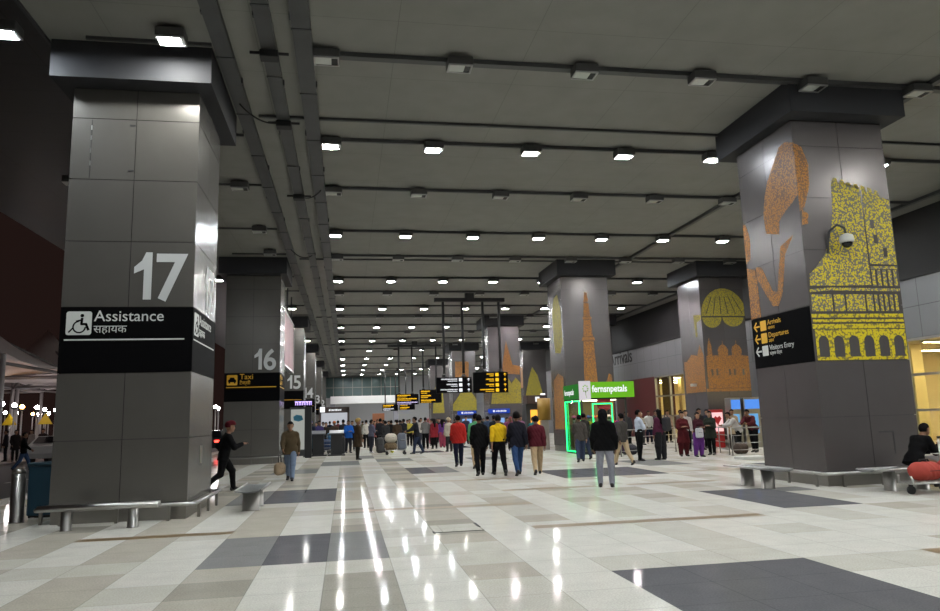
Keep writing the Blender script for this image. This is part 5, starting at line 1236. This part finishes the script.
# blue lit booths
for x, y, l in [(9.7, 45.6, 'blue lit service booth behind the yellow shirt man'), (8.75, 52.5, 'blue lit service booth farther left, behind red hooded jacket')]:
    t = thing('service_booth', l, 'booth', (x, y, 0))
    MB().box((0, .4, 1.0), (1.5, .8, 2.0), bevel=.03).build('cabinet', mat('booth_grey', (.12, .12, .14), .5), t)
    MB().box((0, -.02, 2.06), (1.35, .5, .30), bevel=.03).build('header', emit('blue_header', (.04, .12, .8), .40), t)
    b = MB(); letter_row(b, -.25, .45, 2.01, .11, face_matrix(Vector((0, -.272, 0)), 'front'), 4); b.prism(arc_poly(-.38, 2.06, .07, 0, 360, 10)[:-1], .003, face_matrix(Vector((0, -.272, 0)), 'front')); b.build('header_lettering', WE, t)
    MB().box((0, -.012, 1.35), (.7, .02, .55)).build('screen', emit('booth_screen', (.3, .5, .9), .8), t)
for x, y, w, l, red in [(17.05, 29.6, .50, 'narrow kiosk with blue screens before domed-building pillar', 0), (17.85, 29.6, .85, 'wide silver kiosk with blue screen before domed-building pillar', 0), (16.55, 30.4, .62, 'red and white illuminated display stand before mural pillar', 1)]:
    t = thing('screen_kiosk', l, 'kiosk', (x, y, 0))
    MB().box((0, .25, 1.1 if not red else .85), (w, .5, 2.2 if not red else 1.7), bevel=.03).build('cabinet', STEEL_DULL if not red else mat('red_cabinet', (.4, .02, .02), .4), t)
    if red:
        MB().box((0, -.01, 1.15), (w * .85, .02, .85)).build('lit_panel', emit('pink_panel', (1.0, .55, .55), 1.0), t); MB().prism([(-.2, 1.3), (0, 1.0), (.2, 1.3), (.1, 1.42), (0, 1.34), (-.1, 1.42)], .01, face_matrix(Vector((0, -.021, 0)), 'front')).build('red_mark', mat('red_mark', (.5, .02, .02), .5), t)
    else:
        MB().box((0, -.01, 1.9), (w * .86, .02, .42)).build('upper_screen', emit('blue_screen', (.12, .35, 1.0), .75), t)
        MB().box((0, -.01, 1.05), (w * .55, .02, .85)).build('lower_screen', emit('cyan_screen', (.2, .55, 1.0), .6), t)
# steel barriers
def barrier(label, a, b_, n):
    a = Vector(a); b_ = Vector(b_); d = b_ - a
    t = thing('queue_barrier', label, 'barrier', a, math.atan2(d.y, d.x), 'steel queue barriers'); L = d.length
    for i in range(n + 1):
        q = MB(); q.tube([(L * i / n, 0, 0), (L * i / n, 0, 1.0)], .024, 8); q.lathe([(.08, 0), (.08, .015)], (L * i / n, 0, 0), 12); q.build('post', STEEL_DULL, t)
    for z in (1.0, .72, .45, .2): MB().tube([(0, 0, z), (L, 0, z)], .022 if z == 1.0 else .013, 8).build('rail', STEEL_DULL, t)
barrier('steel barrier behind the right bench, before the screen kiosks', (13.95, 24.7, 0), (17.6, 24.3, 0), 3)
barrier('steel barrier behind the man in white shirt', (10.4, 26.6, 0), (13.6, 28.6, 0), 3)
barrier('short steel barrier running back beside screen kiosks', (14.0, 25.0, 0), (15.0, 28.2, 0), 2)
# trolleys and luggage
def make_trolley(label, loc, rz):
    t = thing('luggage_trolley', label, 'trolley', loc, rz, 'luggage trolleys')
    f = MB()
    for s in (-1, 1): f.tube([(s * .30, -.42, 1.0), (s * .30, -.45, .30), (s * .28, -.40, .22), (s * .20, .55, .20), (s * .16, .58, .34)], .018, 8)
    for z in (.35, .52, .70): f.tube([(-.30, -.445, z), (.30, -.445, z)], .010, 6)
    for k in range(5): f.tube([(-.26 + .13 * k, -.40, .23), (-.18 + .09 * k, .55, .21)], .009, 6)
    f.tube([(-.2, .55, .20), (.2, .55, .20)], .018, 8); f.build('frame', STEEL, t)
    MB().tube([(-.30, -.42, 1.0), (.30, -.42, 1.0)], .024, 8).build('handle', RUBBER, t)
    b = MB(); b.tube([(-.26, -.38, .70), (.26, -.38, .70), (.26, -.20, .70), (-.26, -.20, .70), (-.26, -.38, .70)], .010, 6); b.build('basket', STEEL, t)
    for x, y in ((-.24, -.36), (.24, -.36), (0, .48)):
        b = MB(); b.tube([(x - .025, y, .075), (x + .025, y, .075)], .075, 14); b.box((x, y, .15), (.06, .05, .12)); b.build('wheel', RUBBER, t)
    return t
tr = make_trolley('luggage trolley loaded with red bags at right edge', (10.72, 11.93, 0), math.pi / 2 - .06)
dup(tr, (2.42, 35.4, 0), -math.pi / 2 + math.pi, 'luggage trolley with white bundle amid the crowd')
dup(tr, (-1.05, 38.5, 0), .3, 'empty luggage trolley right of the dark counter')
dup(tr, (-.78, 39.6, 0), .2, 'luggage trolley with blue bags right of the dark counter')
def bag(name, label, loc, size, col, rz=0, handle=True, rough=.8, hh=1.12):
    t = thing(name, label, 'bag', loc, rz)
    w, d, h = size
    r = min(d, h) * .5; cs = r * .8; S_ = np.diag([1, r / (d * .5), 1]); pr = []
    for x in (-w * .5 + r, 0, w * .5 - r): pr.append((np.array([x, 0, r]), np.array([x, 0, max(r + .001, h - r)]), r, r, S_))
    v, f = sdf_mesh(pr, max(.010, r / 14), .03, None, .004)
    mesh_obj('shell', [(v, f)], mat('bag_fabric', col, rough, noise=.15, nscale=10), t)
    if handle: MB().tube([(-w * .2, 0, h * .95), (-w * .15, 0, h * hh), (w * .15, 0, h * hh), (w * .2, 0, h * .95)], .016, 8).build('handle', RUBBER, t)
    MB().box((0, -d * .49, h * .55), (w * .5, .012, h * .03)).build('zip', GAP, t)
    return t
bag('travel_bag', 'large red travel bag on right trolley, left one', (10.55, 11.93, .235), (.60, .42, .34), (.36, .045, .03), .1)
bag('travel_bag', 'red travel bag on right trolley at the photo edge', (11.18, 11.94, .25), (.60, .44, .36), (.32, .04, .03), -.1)
tag(MB().box((11.62, 13.05, .62), (.70, .05, .5), rz=.05, bevel=.01).build('cardboard_panel', mat('grey_card', (.22, .20, .20), .8)), 'grey board standing behind the red bags', 'board').location.z = -.27
bag('carrier_bag', 'bulging pale brown carrier bag in walking man\'s hand', (-1.885, 21.62, .17), (.42, .26, .36), (.30, .22, .14), 1.2, hh=1.52)
bag('backpack', 'dark backpack on the maroon top person\'s back', (11.03, 23.80, .98), (.34, .20, .50), (.02, .02, .025), .35)
bag('shoulder_bag', 'white patterned bag held by purple trousers woman', (12.62, 24.55, .68), (.30, .14, .36), (.42, .42, .45), .1)
bag('bundle', 'round white cloth bundle on top of the crowd trolley', (2.14, 35.4, .58), (.60, .46, .44), (.55, .50, .42), 0, False)
bag('travel_bag', 'brown box bag under the white bundle', (2.12, 35.4, .235), (.62, .42, .36), (.16, .11, .06), 0, False)
bag('suitcase', 'grey blue suitcase upright on crowd trolley', (2.66, 35.4, .235), (.42, .26, .80), (.16, .18, .23), .2)
bag('suitcase', 'upright black suitcase right of grey blue sweater man', (1.95, 38.4, 0), (.46, .28, .78), (.012, .012, .014), .1)
bag('suitcase', 'yellow green striped suitcase among the dark bags', (2.35, 38.0, .0), (.20, .16, .62), (.55, .55, .03), .5)
bag('suitcase', 'grey pushchair sized bag beside grey blue sweater man', (1.72, 37.9, 0), (.40, .28, .80), (.04, .04, .042), 0)
bag('travel_bag', 'bright blue bag stacked on trolley by counter', (-.80, 39.6, .24), (.60, .40, .50), (.02, .10, .32), .2)
bag('travel_bag', 'teal bag on top of the bright blue bag', (-.78, 39.6, .74), (.56, .36, .34), (.06, .16, .28), .1)
bag('travel_bag', 'navy bag on the nearer trolley by counter', (-1.05, 38.5, .235), (.58, .40, .55), (.03, .06, .14), .3)
bag('suitcase', 'dark suitcase standing right of counter trolleys', (-.30, 37.9, 0), (.5, .3, .95), (.012, .012, .014), .2)
bag('travel_bag', 'black bag on barrier floor behind white shirt man', (11.2, 27.6, 0), (.6, .35, .4), (.02, .02, .03), .4)
bag('travel_bag', 'brown box bag on floor behind steel barrier', (14.75, 25.5, 0), (.62, .34, .40), (.06, .04, .03), .2)
# dark counters and the advertising totem
for x, y, l in [(-1.38, 37.2, 'dark sloping counter desk right of the advertising totem'), (-.48, 37.0, 'second dark counter desk, nearer the trolleys')]:
    t = thing('counter_desk', l, 'desk', (x, y, 0))
    b = MB(); b.prism([(-.3, 0), (.3, 0), (.3, 1.18), (-.3, 1.05)], .55, face_matrix(Vector((-.275, 0, 0)), 'right')); b.build('pedestal', BLACKM, t)
    MB().box((0, 0, 1.15), (.72, .72, .05), rx=.21, bevel=.01).build('desk_top', mat('pale_desk_top', (.09, .10, .12), .3), t)
    MB().box((-.28, -.02, .62), (.02, .5, .5)).build('teal_panel', mat('teal_panel', (.01, .11, .15), .5), t)
    MB().box((0, 0, .03), (.85, .8, .06), bevel=.01).build('base', BLACKM, t)
t = thing('advertising_totem', 'tall advertising totem with violet lit header and pale poster', 'totem', (-2.05, 35.6, 0))
MB().box((.26, .1, 1.2), (.30, .5, 2.4), bevel=.02).build('side_column', BLACKM, t)
MB().box((-.24, .1, 1.25), (.74, .3, 2.3), bevel=.02).build('cabinet', DARKMETAL, t)
MB().box((-.24, -.06, 1.35), (.64, .02, 1.9)).build('poster', emit('pale_poster', (.75, .78, .72), .38), t)
b = MB(); M = face_matrix(Vector((0, -.073, 0)), 'front'); b.prism([(-.45, 1.95), (-.30, 2.05), (-.05, 2.0), (0.02, 1.8), (-.2, 1.72), (-.42, 1.78)], .003, M); b.build('poster_patch', mat('blue_green_print', (.03, .18, .28), .5), t)
MB().box((0, .1, 2.58), (.86, .3, .26), bevel=.02).build('header', BLACK, t)
b = MB()
for k in range(5): stroke(b, [(-.34 + k * .16, 2.50), (-.34 + k * .16, 2.64), (-.26 + k * .16, 2.64), (-.26 + k * .16, 2.50)], .03, M); stroke(b, [(-.38 + k * .16, 2.66), (-.23 + k * .16, 2.66)], .025, M)
b.v = [(x, y + .0, z) for x, y, z in b.v]; b.build('header_lettering', emit('violet_lettering', (.55, .4, 1.0), 2.0), t)
# shops at the far end
t = thing('shop_front', 'bright far shop with brown sign band at left of the hall end', 'shop', (-1.15, 72.0, 0))
b = MB(); b.box((0, .2, 1.55), (2.9, .2, 3.1)); b.build('back_wall', emit('shop_glow', (.9, .92, 1.0), .45), t)  # the wall itself emits, standing in for the shop's interior lighting
for s in (-1, 1): MB().box((s * 1.35, -.6, 1.5), (.2, 1.4, 3.0)).build('side_panel', mat('brown_header', (.06, .035, .03), .5), t)
MB().box((0, -1.2, 2.85), (2.9, .2, .55)).build('sign_band', mat('brown_header', (.06, .035, .03), .5), t)
b = MB(); letter_row(b, -.5, .7, 2.75, .2, face_matrix(Vector((0, -1.302, 0)), 'front'), 2); b.build('sign_lettering', WE, t)
MB().box((-1.1, -1.31, 2.9), (.45, .02, .5)).build('lit_box', emit('white_box', (.95, .97, 1), 1.2), t)
MB().box((0, -1.0, .5), (2.5, .5, 1.0)).build('counter', mat('kiosk_counter', (.07, .05, .03), .5), t)
t = thing('notice_board', 'plain orange board on legs above crowd below the portal', 'board', (3.05, 70, 0))
MB().box((0, 0, 1.75), (1.15, .12, 1.3), bevel=.02).build('orange_panel', mat('orange_panel_paint', (.40, .15, .07), .6), t)
for x in (-.5, .5): MB().box((x, 0, .55), (.08, .08, 1.1)).build('leg', DARKMETAL, t)
